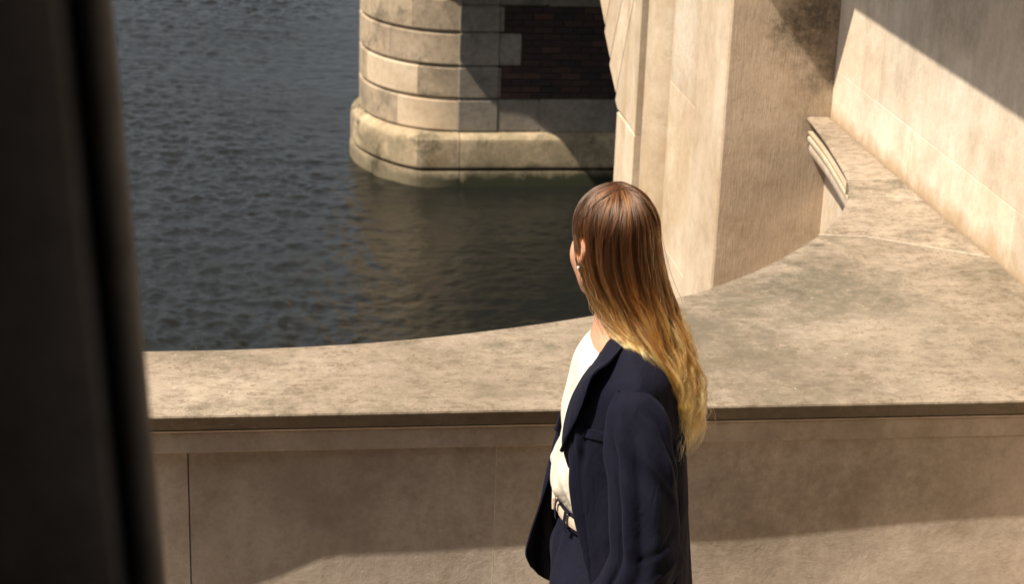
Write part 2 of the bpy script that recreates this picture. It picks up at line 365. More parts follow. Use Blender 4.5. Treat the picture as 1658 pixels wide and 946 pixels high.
def wavy_prism(name, poly_in, poly_out, z0, z1, mat):
    """coping slab: front path, outer path (same direction), top face gridded, rounded arrises"""
    a = [Vector(p) for p in poly_in]; b = [Vector(p) for p in poly_out]
    n = 60
    def resample(P, n):
        L = [0]
        for i in range(1, len(P)): L.append(L[-1]+(P[i]-P[i-1]).length)
        out = []; j = 0
        for k in range(n+1):
            s = L[-1]*k/n
            while j < len(P)-2 and L[j+1] < s: j += 1
            t = (s-L[j])/max(1e-9, L[j+1]-L[j]); out.append(P[j].lerp(P[j+1], min(1, max(0, t))))
        return out
    A = resample(a, n); B = resample(b, n)
    prof = [(0.040, z0, 0), (0.033, z0+.005, 0), (.025, z0+.013, 0), (.016, z0+.025, 0), (.007, z1-.015, 0), (.0018, z1-.0065, 0), (.0035, z1-.0025, 0), (.010, z1-.0002, 0)]
    V = []; F = []
    nrm = .003
    rows = []
    und = name == 'coping_stone'
    mtop = 14
    for k in range(n+1):
        d = (B[k]-A[k]); L = d.length; d = d/L; row = []
        for (o_, z, _) in prof: q = A[k]+d*o_; row.append((q.x, q.y, z))
        for t in range(1, mtop):
            q = A[k]+d*(.010+(L-.020)*t/mtop); row.append((q.x, q.y, z1+.0012*math.sin(q.x*23+q.y*9)*math.sin(q.y*31)))
        for (o_, z, _) in prof[::-1]: q = B[k]-d*o_; row.append((q.x, q.y, z))
        rows.append(row)
    m = len(rows[0])
    for r in rows: V += r
    for k in range(n):
        for j in range(m):
            j2 = (j+1) % m
            F.append((k*m+j, (k+1)*m+j, (k+1)*m+j2, k*m+j2))
    F.append(list(range(m))); F.append([n*m+j for j in range(m)][::-1])
    return mesh(name, V, F, mat, par, smooth=True, auto=35)
g = .0018
J1 = [Vector((1.578, 4.985)), Vector((1.718, 4.963)), Vector((1.814, 4.90)), Vector((2.016, 4.77))]
# long stones: one left out of sight behind the column, one past it, then the big corner stone
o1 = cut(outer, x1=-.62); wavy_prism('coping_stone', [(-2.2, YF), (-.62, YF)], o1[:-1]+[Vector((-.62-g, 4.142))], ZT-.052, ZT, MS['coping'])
o2 = [p for p in outer if p.x > -.62 and p.y < 4.96 and p.x < 1.56]
inner = [(-.62+g, YF), (1.99, YF), (2.016, YF+.02), (2.016, 4.77-g)]
# the outer side of the corner stone ends with the slanting joint; grid rays run from the front edge to it
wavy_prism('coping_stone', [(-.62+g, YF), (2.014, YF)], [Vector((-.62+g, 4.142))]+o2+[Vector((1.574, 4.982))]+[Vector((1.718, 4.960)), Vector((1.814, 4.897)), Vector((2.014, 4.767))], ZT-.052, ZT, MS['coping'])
o3 = [p for p in outer if 4.99 < p.y < 5.54]
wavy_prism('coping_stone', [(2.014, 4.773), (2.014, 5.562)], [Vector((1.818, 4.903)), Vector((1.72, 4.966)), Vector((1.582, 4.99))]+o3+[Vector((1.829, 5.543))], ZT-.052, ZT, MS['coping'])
o4 = [p for p in outer if p.y > 5.56]
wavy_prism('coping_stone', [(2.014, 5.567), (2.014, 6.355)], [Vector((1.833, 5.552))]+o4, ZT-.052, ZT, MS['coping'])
# pale mortar lines in the two coping joints
def joint(pts, z, w=.0022, name='mortar_joint', mat=None, parent=None):
    P = [Vector(p) for p in pts]; V = []; F = []
    for i, p in enumerate(P):
        d = (P[min(i+1, len(P)-1)]-P[max(i-1, 0)]).normalized(); nn = Vector((-d.y, d.x))*w
        for q in (p+nn, p-nn):
            V += [(q.x, q.y, z), (q.x, q.y, z-.05)]
    for i in range(len(P)-1):
        a = i*4; F += [(a, a+2, a+6, a+4), (a+1, a, a+4, a+5), (a+2, a+3, a+7, a+6)]
    return mesh(name, V, F, mat or MS['lime_mortar'], parent if parent is not None else par)
joint([(1.576, 4.984), (1.718, 4.9635), (1.816, 4.90), (2.014, 4.77)], ZT+.0003, .0022)
joint([(1.832, 5.547), (2.014, 5.565)], ZT+.0003, .002)
# front: hollow moulding, frieze band, panel stones
fp = [(-2.2, YF), (2.01, YF)]
def frontbar(x0, x1, prof, name, mat):   # prof: (y, z) polygon
    m_ = len(prof); V = [(x0, y, z) for y, z in prof]+[(x1, y, z) for y, z in prof]
    F = [(k, (k+1) % m_, m_+(k+1) % m_, m_+k) for k in range(m_)]+[list(range(m_))[::-1], [m_+k for k in range(m_)]]
    return mesh(name, V, F, mat, par, smooth=True, auto=30)
cav = [(YF+.012, ZT-.056)]+[(YF+.012+.03*math.sin(t*math.pi/2/6)*1.0, ZT-.056-.02*(1-math.cos(t*math.pi/2/6))) for t in range(7)]
hollow = [(3.85, ZT-.053), (YF+.036, ZT-.053), (YF+.040, ZT-.056), (YF+.047, ZT-.060), (YF+.051, ZT-.064), (3.85, ZT-.064)]
for a_, b_ in ((-2.2, -.62), (-.617, .9), (.903, 2.01)): frontbar(a_, b_, hollow, 'bed_moulding', MS['parapet'])
for a_, b_ in ((-2.2, -.4), (-.397, 2.01)):
    box('frieze_stone', a_, b_, 3.806, 3.90, 1.006, ZT-.0645, MS['parapet'], par, .003)
def panel_y(x):
    t = min(1, max(0, (.16-x)/.22)); return 3.8250+.017*t*t*(3-2*t)-.010*max(0, (x-.9)/.9)+.0012*math.sin(x*7)
xs = [-2.2, -1.2, -.179, .509, 2.012]
for i in range(len(xs)-1):
    for (z0, z1) in ((0, .5), (.5, 1.0045)):
        fr = [(xs[i]+.0015+(xs[i+1]-xs[i]-.003)*k/14) for k in range(15)]     # uneven faces, recessed to set where the coping's shadow ends
        prism('panel_stone', [(x, panel_y(x)) for x in fr]+[(xs[i+1]-.0015, 3.9), (xs[i]+.0015, 3.9)], z0+.001, z1-.001, MS['parapet'], par, .0025)
# pale mortar in one joint
box('mortar_joint', .5075, .5105, 3.8243, 3.86, 0, 1.004, MS['lime_mortar'], par, .0005)
# core and curved river side
off = .10
oc = []
for i, p in enumerate(outer):
    d = (outer[min(i+1, len(outer)-1)]-outer[max(i-1, 0)]).normalized(); nn = Vector((d.y, -d.x)); oc.append(p+nn*off)
poly = [Vector((-2.2, 3.86)), Vector((2.017, 3.86)), Vector((2.017, 6.35))]+[p for p in oc[::-1] if p.x < 2.01]
prism('core', poly, -3.4, ZT-.053, MS['wall'], par, .002)
seg = [(outer[:len(outer)//3]), outer[len(outer)//3-1:2*len(outer)//3], outer[2*len(outer)//3-1:]]
pf_ = [(-.012, ZT-.0525), (-.012, ZT-.058), (-.022, ZT-.063), (-.022, ZT-.069), (-.013, ZT-.073), (-.011, ZT-.080), (-.014, ZT-.088), (-.03, ZT-.092), (-.03, ZT-.098), (-.022, ZT-.102), (-.020, ZT-.115), (-.024, ZT-.135), (-.036, ZT-.150), (-.055, ZT-.158), (-.12, ZT-.159), (-.12, ZT-.0525)]
for s_ in seg: sweep('bed_moulding', s_, pf_, MS['wall'], par)

# ------------------------------------------------------------ terrace side wall
XW = 2.018
sw = empty('terrace_side_wall', (2.3, 4., 0), 'tall wall of large smooth pale limestone blocks rising beside the parapet coping', 'wall')
prism('core', [(XW+.0018, -1.0), (2.6, -1.0), (2.6, 6.7), (XW+.0018, 6.7)], -3.4, 3.6, MS['lime_mortar'], sw, .002)
courses = [(-3.3, -2.6), (-2.6, -1.9), (-1.9, -1.2), (-1.2, -.5), (-.5, .3), (.3, 1.03), (1.03, 1.294), (1.294, 1.95), (1.95, 2.2), (2.2, 2.7), (2.7, 3.2), (3.2, 3.6)]
vj = {6: [3.78, 4.648, 5.515, 6.4], 7: [4.1, 5.86, 6.7]}
for ci, (z0, z1) in enumerate(courses):
    ys = vj.get(ci) or ([3.4, 4.3, 5.1, 6.0, 6.7] if ci % 2 else [3.0, 3.8, 4.7, 5.5, 6.35])
    ys = [-1.0, 0., .9, 1.8, 2.7][:]+[y for y in ys if y > 2.8]
    if ys[-1] < 6.69: ys.append(6.7)
    for a_, b_ in zip(ys[:-1], ys[1:]):
        if z1 < 0 and b_ < 3: continue
        d = random.uniform(-.0008, .0008)
        box('ashlar_block', XW+d, XW+.3, a_+.0008, b_-.0008, z0+.0008, z1-.0008, MS['wall'], sw, .001)
# slab added above the picture, outlined to cast the wall's shadow edges
shade_slab = empty('added_shade_slab', (1.9, 4, 2.9), 'unseen slab above the picture, added to cast shade on the terrace side wall', 'shade_slab')
zc = 2.62
def sx(x, h): return x-.58*h
x_main = XW-.58*(zc-1.5365)
poly = [(x_main, -1.0), (2.02, -1.0), (2.02, 6.40), (1.094-.0, 6.40), (1.094, 6.19), (1.175, 6.11), (x_main, 6.0)]
prism('slab', poly, zc, zc+.25, MS['wall'], shade_slab, .003)

# ------------------------------------------------------------ bridge: near abutment
ab = empty('bridge_abutment', (1.9, 7.2, -3.2), 'pale limestone bridge abutment with tooled end face, round shaft and springing arch stones', 'abutment')
Z0 = -3.6; ZA = 3.4
XA = 1.624; YE = 6.36
box('tooled_face', XA, 2.5, YE, 6.80, Z0, ZA, MS['tooled'], ab, .006)
# smooth return skin
box('pilaster_face', XA-.006, XA+.05, YE+.012, 6.795, Z0, ZA-.01, MS['abut'], ab, .006)
zz = [Z0, -2.9, -2.1, -1.3, -.5, .3, 1.0, 1.7, 2.4, ZA]
for a_, b_ in zip(zz[:-1], zz[1:]):
    box('recessed_stone', XA+.035, 2.5, 6.797, 7.43, a_+.0006, b_-.0006, MS['abut'], ab, .0012)
# round shaft
def shaft(cx, cy, r, z0, z1):
    n = 40; V = []; F = []
    ang = [math.radians(90+ 180*k/n) for k in range(n+1)]
    prof = [(cx+.3, cy+r)]+[(cx+r*math.cos(t), cy+r*math.sin(t)) for t in ang]+[(cx+.3, cy-r)]
    return prism('half_round_shaft', prof, z0, z1, MS['abut'], ab, .001, smooth=True)
for a_, b_ in ((Z0, -2.), (-1.999, -.6), (-.599, .78), (.781, ZA)): shaft(XA+.155, 7.665, .175, a_, b_)
box('jamb_core', XA+.24, 2.5, 7.39, 8.0, Z0, ZA, MS['core'], ab, .003)
zz = [Z0, -2.6, -1.8, -1.0, -.2, .63]
for a_, b_ in zip(zz[:-1], zz[1:]):
    box('jamb_stone', XA, 2.4, 7.935, 8.365, a_+.0006, b_-.0006, MS['abut'], ab, .0015)
# arch stones near the springing: wedge blocks with their own joints
intr = [(8.365, .632), (8.425, .690), (8.617, .812), (8.79, .937), (8.97, 1.07), (9.18, 1.20), (9.4, 1.33)]
dirs = [Vector((-.66, .02)), Vector((-.52, .85)), Vector((-.56, .83)), Vector((-.55, .84)), Vector((-.54, .84)), Vector((-.53, .85)), Vector((-.52, .855))]
def wedge(p0, p1, d0, d1, L, x0, x1, name, mat, g=.006, tip=.0):
    p0, p1 = Vector(p0), Vector(p1)
    e = (p1-p0).normalized()
    a, b = p0+e*g, p1-e*g
    if tip: b = b-d1*tip
    c, d = p1-e*g+d1*L, p0+e*g+d0*L
    q = [a, b, c, d]; cen = (a+b+c+d)/4; ch = .018
    V = [(x0+ch, v.x, v.y) for v in q]+[(x0, *(v+(cen-v).normalized()*ch)) for v in q]+[(x1, v.x, v.y) for v in q]
    F = [(0, 1, 5, 4), (1, 2, 6, 5), (2, 3, 7, 6), (3, 0, 4, 7), (4, 5, 6, 7), (0, 8, 9, 1), (1, 9, 10, 2), (2, 10, 11, 3), (3, 11, 8, 0), (11, 10, 9, 8)]
    return mesh(name, V, F, mat, ab)
for i in range(len(intr)-1):
    wedge(intr[i], intr[i+1], dirs[i], dirs[i+1], .62, XA, XA+.6, 'voussoir', MS['abut'], .003, .03)
sp_ = [(7.935, .633), (8.36, .655), (8.43, .72), (8.62, .84), (8.8, .965), (9.2, 1.24), (9.4, 1.36), (9.4, ZA), (7.935, ZA)]
V = [(XA+.002, *p) for p in sp_]+[(XA+.5, *p) for p in sp_]; n_ = len(sp_)
mesh('spandrel_stone', V, [list(range(n_))[::-1], [n_+k for k in range(n_)]]+[(k, (k+1) % n_, n_+(k+1) % n_, n_+k) for k in range(n_)], MS['abut'], ab)

# ------------------------------------------------------------ bridge: arch and deck (over and beyond the view)
arch = empty('bridge_arch', (5, 14, 0), 'broad brick and stone arch of the bridge leaping from abutment to pier', 'bridge')
crv = [(8.36, .60), (8.80, .93), (9.4, 1.33), (10.5, 2.0), (12.0, 2.6), (14.25, 2.9), (16.5, 2.6), (18.0, 1.7), (18.9, .95), (19.45, .28), (19.74, -.06), (19.85, -.45), (19.93, -.80), (20.06, -.97)]
cv = [Vector((p.x, p.y)) for p in catmull([(a, b, 0) for a, b in crv], 4)]
def arch_mesh(name, x0, x1, up, mat, ytop=3.3):
    V = []; F = []
    for p in cv:
        for x in (x0, x1): V += [(x, p.x, p.y), (x, p.x, max(p.y+.3, ytop) if up else p.y+.3)]
    for i in range(len(cv)-1):
        a = i*4; b = a+4
        F += [(a, b, b+2, a+2), (a+1, a+3, b+3, b+1), (a, a+1, b+1, b), (a+2, b+2, b+3, a+3)]
    F += [(0, 2, 3, 1), (len(V)-4, len(V)-3, len(V)-1, len(V)-2)]
    return mesh(name, V, F, mat, arch)
arch_mesh('spandrel_wall', 1.66, 1.98, True, MS['abut'])
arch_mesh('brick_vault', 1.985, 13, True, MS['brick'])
box('deck_parapet', 1.62, 1.95, 6.82, 26, 3.42, 4.4, MS['abut'], arch, .01)
box('deck', 1.96, 13, 6.9, 26, 3.31, 3.5, MS['core'], arch, .01)

# ------------------------------------------------------------ bridge: river pier
pr = empty('bridge_pier', (2.6, 21.5, -3.2), 'weathered stone bridge pier with rounded nose and brick flank standing in the river', 'pier')
YC = 21.5
def nose(r, xc=2.14, x_end=None, yc=YC, n=28, a0=0., a1=180.):
    """outline from the camera-side flank round the nose to the far flank, angles from -y"""
    return [Vector((xc-.82*r*math.sin(R(a0+(a1-a0)*k/n)), yc-r*math.cos(R(a0+(a1-a0)*k/n)))) for k in range(n+1)]
RD = 1.28
def pnose(r, a0=0., a1=180., n=28, xc=2.14, yc=YC):
    out_ = []
    for k in range(n+1):
        a = a0+(a1-a0)*k/n; b = min(a, 180-a); q = min(1., abs(math.cos(R(a)))*(1+.085*math.exp(-((b-24)/26)**2)))
        out_.append(Vector((xc-.82*r*math.sin(R(a)), yc-math.copysign(r*q, math.cos(R(a))))))
    return out_
def course(z0, z1, cuts, mats, r=RD, gh=.028, depth=.045, a_first=0):
    cuts = [a_first]+cuts+[180]
    for k, (a, b) in enumerate(zip(cuts[:-1], cuts[1:])):
        e = .12 if k else 0
        out_ = nose(r, a0=a+e, a1=b-.12, n=max(3, int((b-a)/6))); inn = nose(r-.45, a0=a+e, a1=b-.12, n=max(3, int((b-a)/6)))
        m = len(out_); V = []; F = []
        # outer profile: wide chamfers make the horizontal V joint
        rows = []
        for (dr, z) in ((.45, z0), (depth, z0), (depth, z0+gh*.3), (0, z0+gh), (0, z1-gh), (depth, z1-gh*.35), (depth, z1), (.45, z1)):
            rows.append([(p+(q-p).normalized()*dr if dr < .44 else q, z) for p, q in zip(out_, inn)])
        for row in rows: V += [(p.x, p.y, z) for p, z in row]
        for t in range(len(rows)-1):
            for i in range(m-1): F.append((t*m+i, (t+1)*m+i, (t+1)*m+i+1, t*m+i+1))
        L = len(rows); F.append([t*m for t in range(L)][::-1]); F.append([t*m+m-1 for t in range(L)])
        for i in range(m-1): F.append(((L-1)*m+i, i, i+1, (L-1)*m+i+1))
        mesh('nose_stone', V, F, mats[k % len(mats)], pr, smooth=True, auto=25)
P_, Q_ = MS['pier'], MS['pier_new']
course(-2.60, -2.222, [40, 78, 120], [Q_, P_, P_, P_])
course(-2.22, -1.852, [26, 70, 110], [P_, Q_, P_, P_])
bpy.data.objects['nose_stone.005'].name = 'nose_stone.005'
course(-1.85, -1.472, [46, 95, 130], [P_, P_, P_, P_])
course(-1.47, -1.092, [30, 64, 110], [P_, P_, P_, P_])
course(-1.09, -.805, [50, 100], [P_, P_])
prism('pier_core', [Vector((2.14, YC+1.2))]+[Vector((2.14, YC+1.2))][:0]+nose(RD-.4)[::-1]+[Vector((8, YC-.95)), Vector((8, YC+.95))], -3.6, -1.0, MS['core'], pr, .002)
prism('pier_shade_cap', [Vector((2.2, YC+1.375))]+nose(1.39, a0=0, a1=180)[::-1]+[Vector((2.2, YC-1.39))], -.80, -.5, MS['pier'], pr, .02, smooth=True)  # cap added out of view, overhang sized to shade the nose
# plinth with weathered slope, then the base course down to the water
def plinth_poly(r, yfl, x0=.0):
    pts = nose(r)[::-1]
    return pts+[Vector((9, YC-r)), Vector((9, YC+r))]
def plinth(name, r, rings, cuts_x, mat):
    pts = nose(r)
    # split: nose left half, nose front, flank stones
    full = pts
    segs = [(0., 24.), (24., 78.), (78., 180.)]
    for a, b in segs:
        o_ = pnose(r, a0=a+.1, a1=b-.1, n=14); i_ = pnose(r-.5, a0=a+.1, a1=b-.1, n=14)
        m = 15; V = []; F = []; L = len(rings)
        for (ins, z) in rings: V += [(*(p+(q-p).normalized()*ins if ins < .49 else q), z) for p, q in zip(o_, i_)]
        for t in range(L-1):
            for i in range(m-1): F.append((t*m+i, (t+1)*m+i, (t+1)*m+i+1, t*m+i+1))
        for i in range(m-1): F.append(((L-1)*m+i, i, i+1, (L-1)*m+i+1))
        F.append([t*m for t in range(L)][::-1]); F.append([t*m+m-1 for t in range(L)])
        mesh(name, V, F, mat, pr, smooth=True, auto=30)
    y = YC-r
    xs = [2.145]+cuts_x
    for xa, xb in zip(xs[:-1], xs[1:]):
        V = []; L = len(rings)
        for x in (xa+.001, xb-.001): V += [(x, y+ins, z) for ins, z in rings]
        F = [(t, L+t, L+(t+1) % L, (t+1) % L) for t in range(L)]+[list(range(L)), [L+t for t in range(L)][::-1]]
        mesh(name, V, F, mat, pr, smooth=True, auto=30)
RP = 1.40
plinth('plinth_stone', RP, [(.5, -2.99), (.015, -2.99), (0, -2.975), (0, -2.70), (.012, -2.66), (.05, -2.625), (.12, -2.601), (.5, -2.60)], [3.1, 4.0, 5, 6.5, 8], MS['base'])
plinth('base_stone', RP+.012, [(.5, -3.6), (0, -3.6), (0, -3.05), (.014, -3.025), (.04, -3.02), (.5, -3.015)], [2.9, 3.8, 5, 6.5, 8], MS['base'])
# camera-side flank: quoins, bands and bricks
YQ = YC-RD-.0
V = [(2.075, YQ+.05, 0), (2.12, YQ-.012, 0)]
zs = [(-2.60, -2.222, 3.05), (-2.22, -1.852, 2.595), (-1.85, -1.472, 2.81), (-1.47, -1.172, 2.61), (-1.17, -.96, 3.1)]
for (z0, z1, xr) in zs:
    pol = [Vector((2.085, YQ+.06)), Vector((2.10, YQ+.012)), Vector((2.135, YQ-.012)), Vector((2.56, YQ-.012)), Vector((2.575, YQ+.0)), Vector((xr, YQ+.0)), Vector((xr, YQ+.3)), Vector((2.085, YQ+.3))]
    prism('quoin', pol, z0, z1, MS['quoin'], pr, top=[(.028, z0), (.028, z0+.006), (0, z0+.022), (0, z1-.022), (.028, z1-.006), (.028, z1)])
for xa, xb in ((3.052, 3.9), (3.902, 5.0), (5.002, 6.5)):
    box('flank_stone', xa, xb, YQ, YQ+.3, -2.60, -2.222, MS['quoin'], pr, .006)
    box('band_stone', xa+.05, xb+.05, YQ, YQ+.3, -1.17, -.96, MS['quoin'], pr, .006)
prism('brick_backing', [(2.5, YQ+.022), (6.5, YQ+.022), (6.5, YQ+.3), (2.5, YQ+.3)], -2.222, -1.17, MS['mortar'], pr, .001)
bv, bf = box_vf(-.107, .107, 0, .05, -.031, .031, .003)
bm = bpy.data.meshes.new('brick'); bm.from_pydata(bv, [], bf); bm.materials.append(MS['brick'])
zq = -2.218; row = 0; cnt = 0
while zq < -1.18:
    z1 = min(zq+.0745, -1.176)
    xstart = 2.812 if -1.855 < zq+.03 < -1.475 else 2.60
    x = xstart-(.0 if row % 2 else .112)
    while x < 4.45:
        xa = max(x, xstart)
        w = x+.225-xa
        if w > .06 and cnt < 290:
            o = bpy.data.objects.new('brick', bm); COL.objects.link(o); o.parent = pr
            o.matrix_parent_inverse = Matrix.Translation(-pr.location)
            o.location = (xa+w/2, YQ+.006+random.uniform(-.004, .004), (zq+z1)/2)
            o.scale = ((w-.011)/.214, 1, (z1-zq-.011)/.062); cnt += 1
        x += .225
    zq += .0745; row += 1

# ------------------------------------------------------------ dark column in the foreground, and the loggia it carries
dc = empty('dark_column', (-.3, .9, 0), 'dark out of focus moulded stone column shaft at the left edge', 'column')
def tapered(name, prof, z0, z1, mat, parent, top_shift):
    """prof (x, y) closed; the shaft tapers: x scaled about xc going up"""
    n = len(prof); V = []; F = []; L = 12
    for k in range(L+1):
        t = k/L; z = z0+(z1-z0)*t
        sh = top_shift*(1-(1-t)**1.0)
        for (x, y) in prof: V.append((x-sh, y, z))
    for k in range(L):
        for i in range(n):
            j = (i+1) % n; F.append((k*n+i, k*n+j, (k+1)*n+j, (k+1)*n+i))
    F.append(list(range(n))[::-1]); F.append([L*n+i for i in range(n)])
    return mesh(name, V, F, mat, parent, smooth=True, auto=35)
b0 = (.0573*1.0)   # batter: the right edge leans left going up
pf = []
# right bead (a roll), then a groove, then the flat shaft running left
for k in range(17):
    t = R(200+ (390-200)*k/16); pf.append((.0665+.0105*math.cos(t)-.0105, .905+.0155*math.sin(t)))
slope = .0168/.312
xe0 = -.0558+2.254*slope
def dx(p): return [(xe0+x, y) for x, y in p]
core_ = [(-.50, .905), (-.115, .902), (-.108, .910), (-.100, .912), (-.094, .904), (-.060, .897), (-.040, .894), (-.028, .896), (-.0215, .903), (-.0185, .914), (-.0165, .9185), (-.0145, .915), (-.012, .935), (-.10, 1.25), (-.50, 1.25)]
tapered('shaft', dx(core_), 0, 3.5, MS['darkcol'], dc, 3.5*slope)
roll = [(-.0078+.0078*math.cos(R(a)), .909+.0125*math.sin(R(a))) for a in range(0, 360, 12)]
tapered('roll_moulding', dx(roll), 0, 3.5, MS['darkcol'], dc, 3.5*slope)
lg = empty('loggia', (-2, -1, 0), 'dark loggia roof and back wall behind the viewpoint', 'building')
box('roof', -7, .9, -4, 1.30, 3.5, 3.8, MS['loggia'], lg, .01)
box('back_wall', -7, 2.3, -4.3, -4.0, 0, 3.8, MS['loggia'], lg, .01)
box('end_wall', -7.3, -7, -4.3, 1.3, 0, 3.8, MS['loggia'], lg, .01)

# ============================================================ the woman
PD = 3.43
ef_ = Vector((math.sin(YAW), math.cos(YAW), 0))
UO = .22
ploc = ef_*PD+r0*UO
person = empty('person', (ploc.x, ploc.y, 0), 'woman with long blonde hair and navy suit standing at the parapet', 'person')
person.rotation_euler = (0, 0, -YAW)
def pmesh(name, V, F, mat, smooth=True, auto=None, parent=None):
    V = np.asarray(V, float).copy(); V[:, 0] -= UO
    o = mesh(name, V, F, mat, None, smooth, auto); o.parent = parent if parent is not None else person
    return o
def grid_net(fn, xs, ys, zs):
    """naive surface nets of fn(x, y, z) < 0 on a (possibly uneven) grid"""
    X, Y, Z = np.meshgrid(xs, ys, zs, indexing='ij')
    D = fn(X, Y, Z).astype(np.float32)
    P = np.stack([X, Y, Z], -1).astype(np.float32)
    s = D < 0
    nx, ny, nz = (k-1 for k in D.shape)
    acc = np.zeros((nx, ny, nz, 3), np.float32); cnt = np.zeros((nx, ny, nz), np.float32)
    cs = [(i, j, k) for i in (0, 1) for j in (0, 1) for k in (0, 1)]
    def sub(A, c): return A[c[0]:c[0]+nx, c[1]:c[1]+ny, c[2]:c[2]+nz]
    for a in cs:
        for ax in range(3):
            if a[ax]: continue
            b = list(a); b[ax] = 1
            da, db = sub(D, a), sub(D, b); m = (da < 0) != (db < 0)
            t = np.where(m, da/np.where(m, da-db, 1), 0)[..., None]
            acc += np.where(m[..., None], sub(P, a)*(1-t)+sub(P, b)*t, 0); cnt += m
    act = cnt > 0; idx = -np.ones(act.shape, int); idx[act] = np.arange(act.sum())
    V = acc[act]/cnt[act][:, None]; F = []
    for ax in range(3):
        o1, o2 = [(1, 2), (2, 0), (0, 1)][ax]
        sl0 = [slice(1, -1)]*3; sl0[ax] = slice(0, -1); sl1 = [slice(1, -1)]*3; sl1[ax] = slice(1, None)
        a, b = s[tuple(sl0)], s[tuple(sl1)]
        base = np.argwhere(a != b); fl = a[a != b]
        off = np.ones(3, int); off[ax] = 0; base = base+off
        q = []
        for (i, j) in ((0, 0), (1, 0), (1, 1), (0, 1)):
            c = base.copy(); c[:, o1] -= i; c[:, o2] -= j; q.append(idx[c[:, 0], c[:, 1], c[:, 2]])
        q = np.stack(q, 1); q[~fl] = q[~fl][:, ::-1]; F.append(q)
    F = np.concatenate(F); F = F[(F >= 0).all(1)]
    return V, F[:, ::-1] if False else F
def smin(a, b, k):
    h = np.clip(.5+.5*(b-a)/k, 0, 1); return b*(1-h)+a*h-k*h*(1-h)
def smax(a, b, k): return -smin(-a, -b, k)
def ell(X, Y, Z, c, r):
    q = np.sqrt(((X-c[0])/r[0])**2+((Y-c[1])/r[1])**2+((Z-c[2])/r[2])**2)
    g = np.sqrt(((X-c[0])/r[0]**2)**2+((Y-c[1])/r[1]**2)**2+((Z-c[2])/r[2]**2)**2)+1e-9
    return q*(q-1)/g
def cap(X, Y, Z, a, b, ra, rb):
    a = np.array(a, float); b = np.array(b, float); d = b-a; L = (d*d).sum()
    t = np.clip(((X-a[0])*d[0]+(Y-a[1])*d[1]+(Z-a[2])*d[2])/L, 0, 1)
    return np.sqrt((X-a[0]-t*d[0])**2+(Y-a[1]-t*d[1])**2+(Z-a[2]-t*d[2])**2)-(ra+(rb-ra)*t)

# ---- materials
def skinmat():
    m, nt, bs = newmat('skin'); pos = N(nt, 'ShaderNodeTexCoord').outputs['Object']
    n = noise(nt, pos, 25, 5, .6)
    c = ramp(nt, n, [(.35, (.52, .27, .17)), (.65, (.64, .36, .24))]).outputs[0]
    nt.links.new(c, bs.inputs['Base Color']); bs.inputs['Roughness'].default_value = .48
    bs.inputs['Subsurface Weight'].default_value = .12; bs.inputs['Subsurface Radius'].default_value = (.02, .008, .004); bs.inputs['Subsurface Scale'].default_value = .5
    n2 = noise(nt, pos, 500, 3, .6); nt.links.new(bump(nt, n2, .15, .001), bs.inputs['Normal']); return m
def cloth(name, c, rough=.85, sheen=.25, tint=(.5, .5, .8), weave=900, var=.15, bs_=.25, spec=.2):
    m, nt, bs = newmat(name); pos = N(nt, 'ShaderNodeTexCoord').outputs['Object']
    n = noise(nt, pos, 60, 5, .7)
    col = ramp(nt, n, [(.3, tuple(x*(1-var) for x in c)), (.7, tuple(min(1, x*(1+var)) for x in c))]).outputs[0]
    w = noise(nt, mapping(nt, pos, (1, 1, .35)), weave, 2, .5)
    w2 = noise(nt, mapping(nt, pos, (1, 1, .55)), 11, 4, .55, .8)
    col = mix(nt, col, ramp(nt, w, [(.35, (.75, .75, .75)), (.65, (1.2, 1.2, 1.2))]).outputs[0], .6, 'MULTIPLY')
    nt.links.new(col, bs.inputs['Base Color'])
    b = bump(nt, w, bs_, .0012); b = bump(nt, w2, .45, .022, b); nt.links.new(b, bs.inputs['Normal'])
    bs.inputs['Roughness'].default_value = rough; bs.inputs['Sheen Weight'].default_value = sheen; bs.inputs['Sheen Roughness'].default_value = .5
    bs.inputs['Sheen Tint'].default_value = (*tint, 1); bs.inputs['Specular IOR Level'].default_value = spec
    return m
SK = skinmat()
NAVY = cloth('navy_wool', (.0032, .0036, .0125), .85, .03, (.35, .38, .75))
LIN = cloth('navy_lining', (.006, .006, .012), .55, 0, spec=.3)
TROU = cloth('navy_trouser_wool', (.0045, .005, .0145), .85, .03, (.35, .38, .75))
SHIRT = cloth('cream_blouse_fabric', (.68, .63, .53), .7, .1, (1, .95, .9), var=.03, bs_=.1)
BELT = plain('pale_leather', (.62, .50, .38), .5, 60, .2, .1, .4)
GOLD = plain('gold', (.8, .55, .22), .3, 60, .05, .1, .5, 1.)
SILVER = plain('pearl', (.9, .88, .84), .15, 60, .05, .05, .6)
SHOE = plain('dark_leather', (.02, .018, .018), .4)
EYEW = plain('eye_white', (.75, .72, .68), .2, 60, .02, .05, .6)
IRIS = plain('iris', (.10, .07, .04), .2)
DKH = plain('lash_hair', (.03, .018, .01), .6)

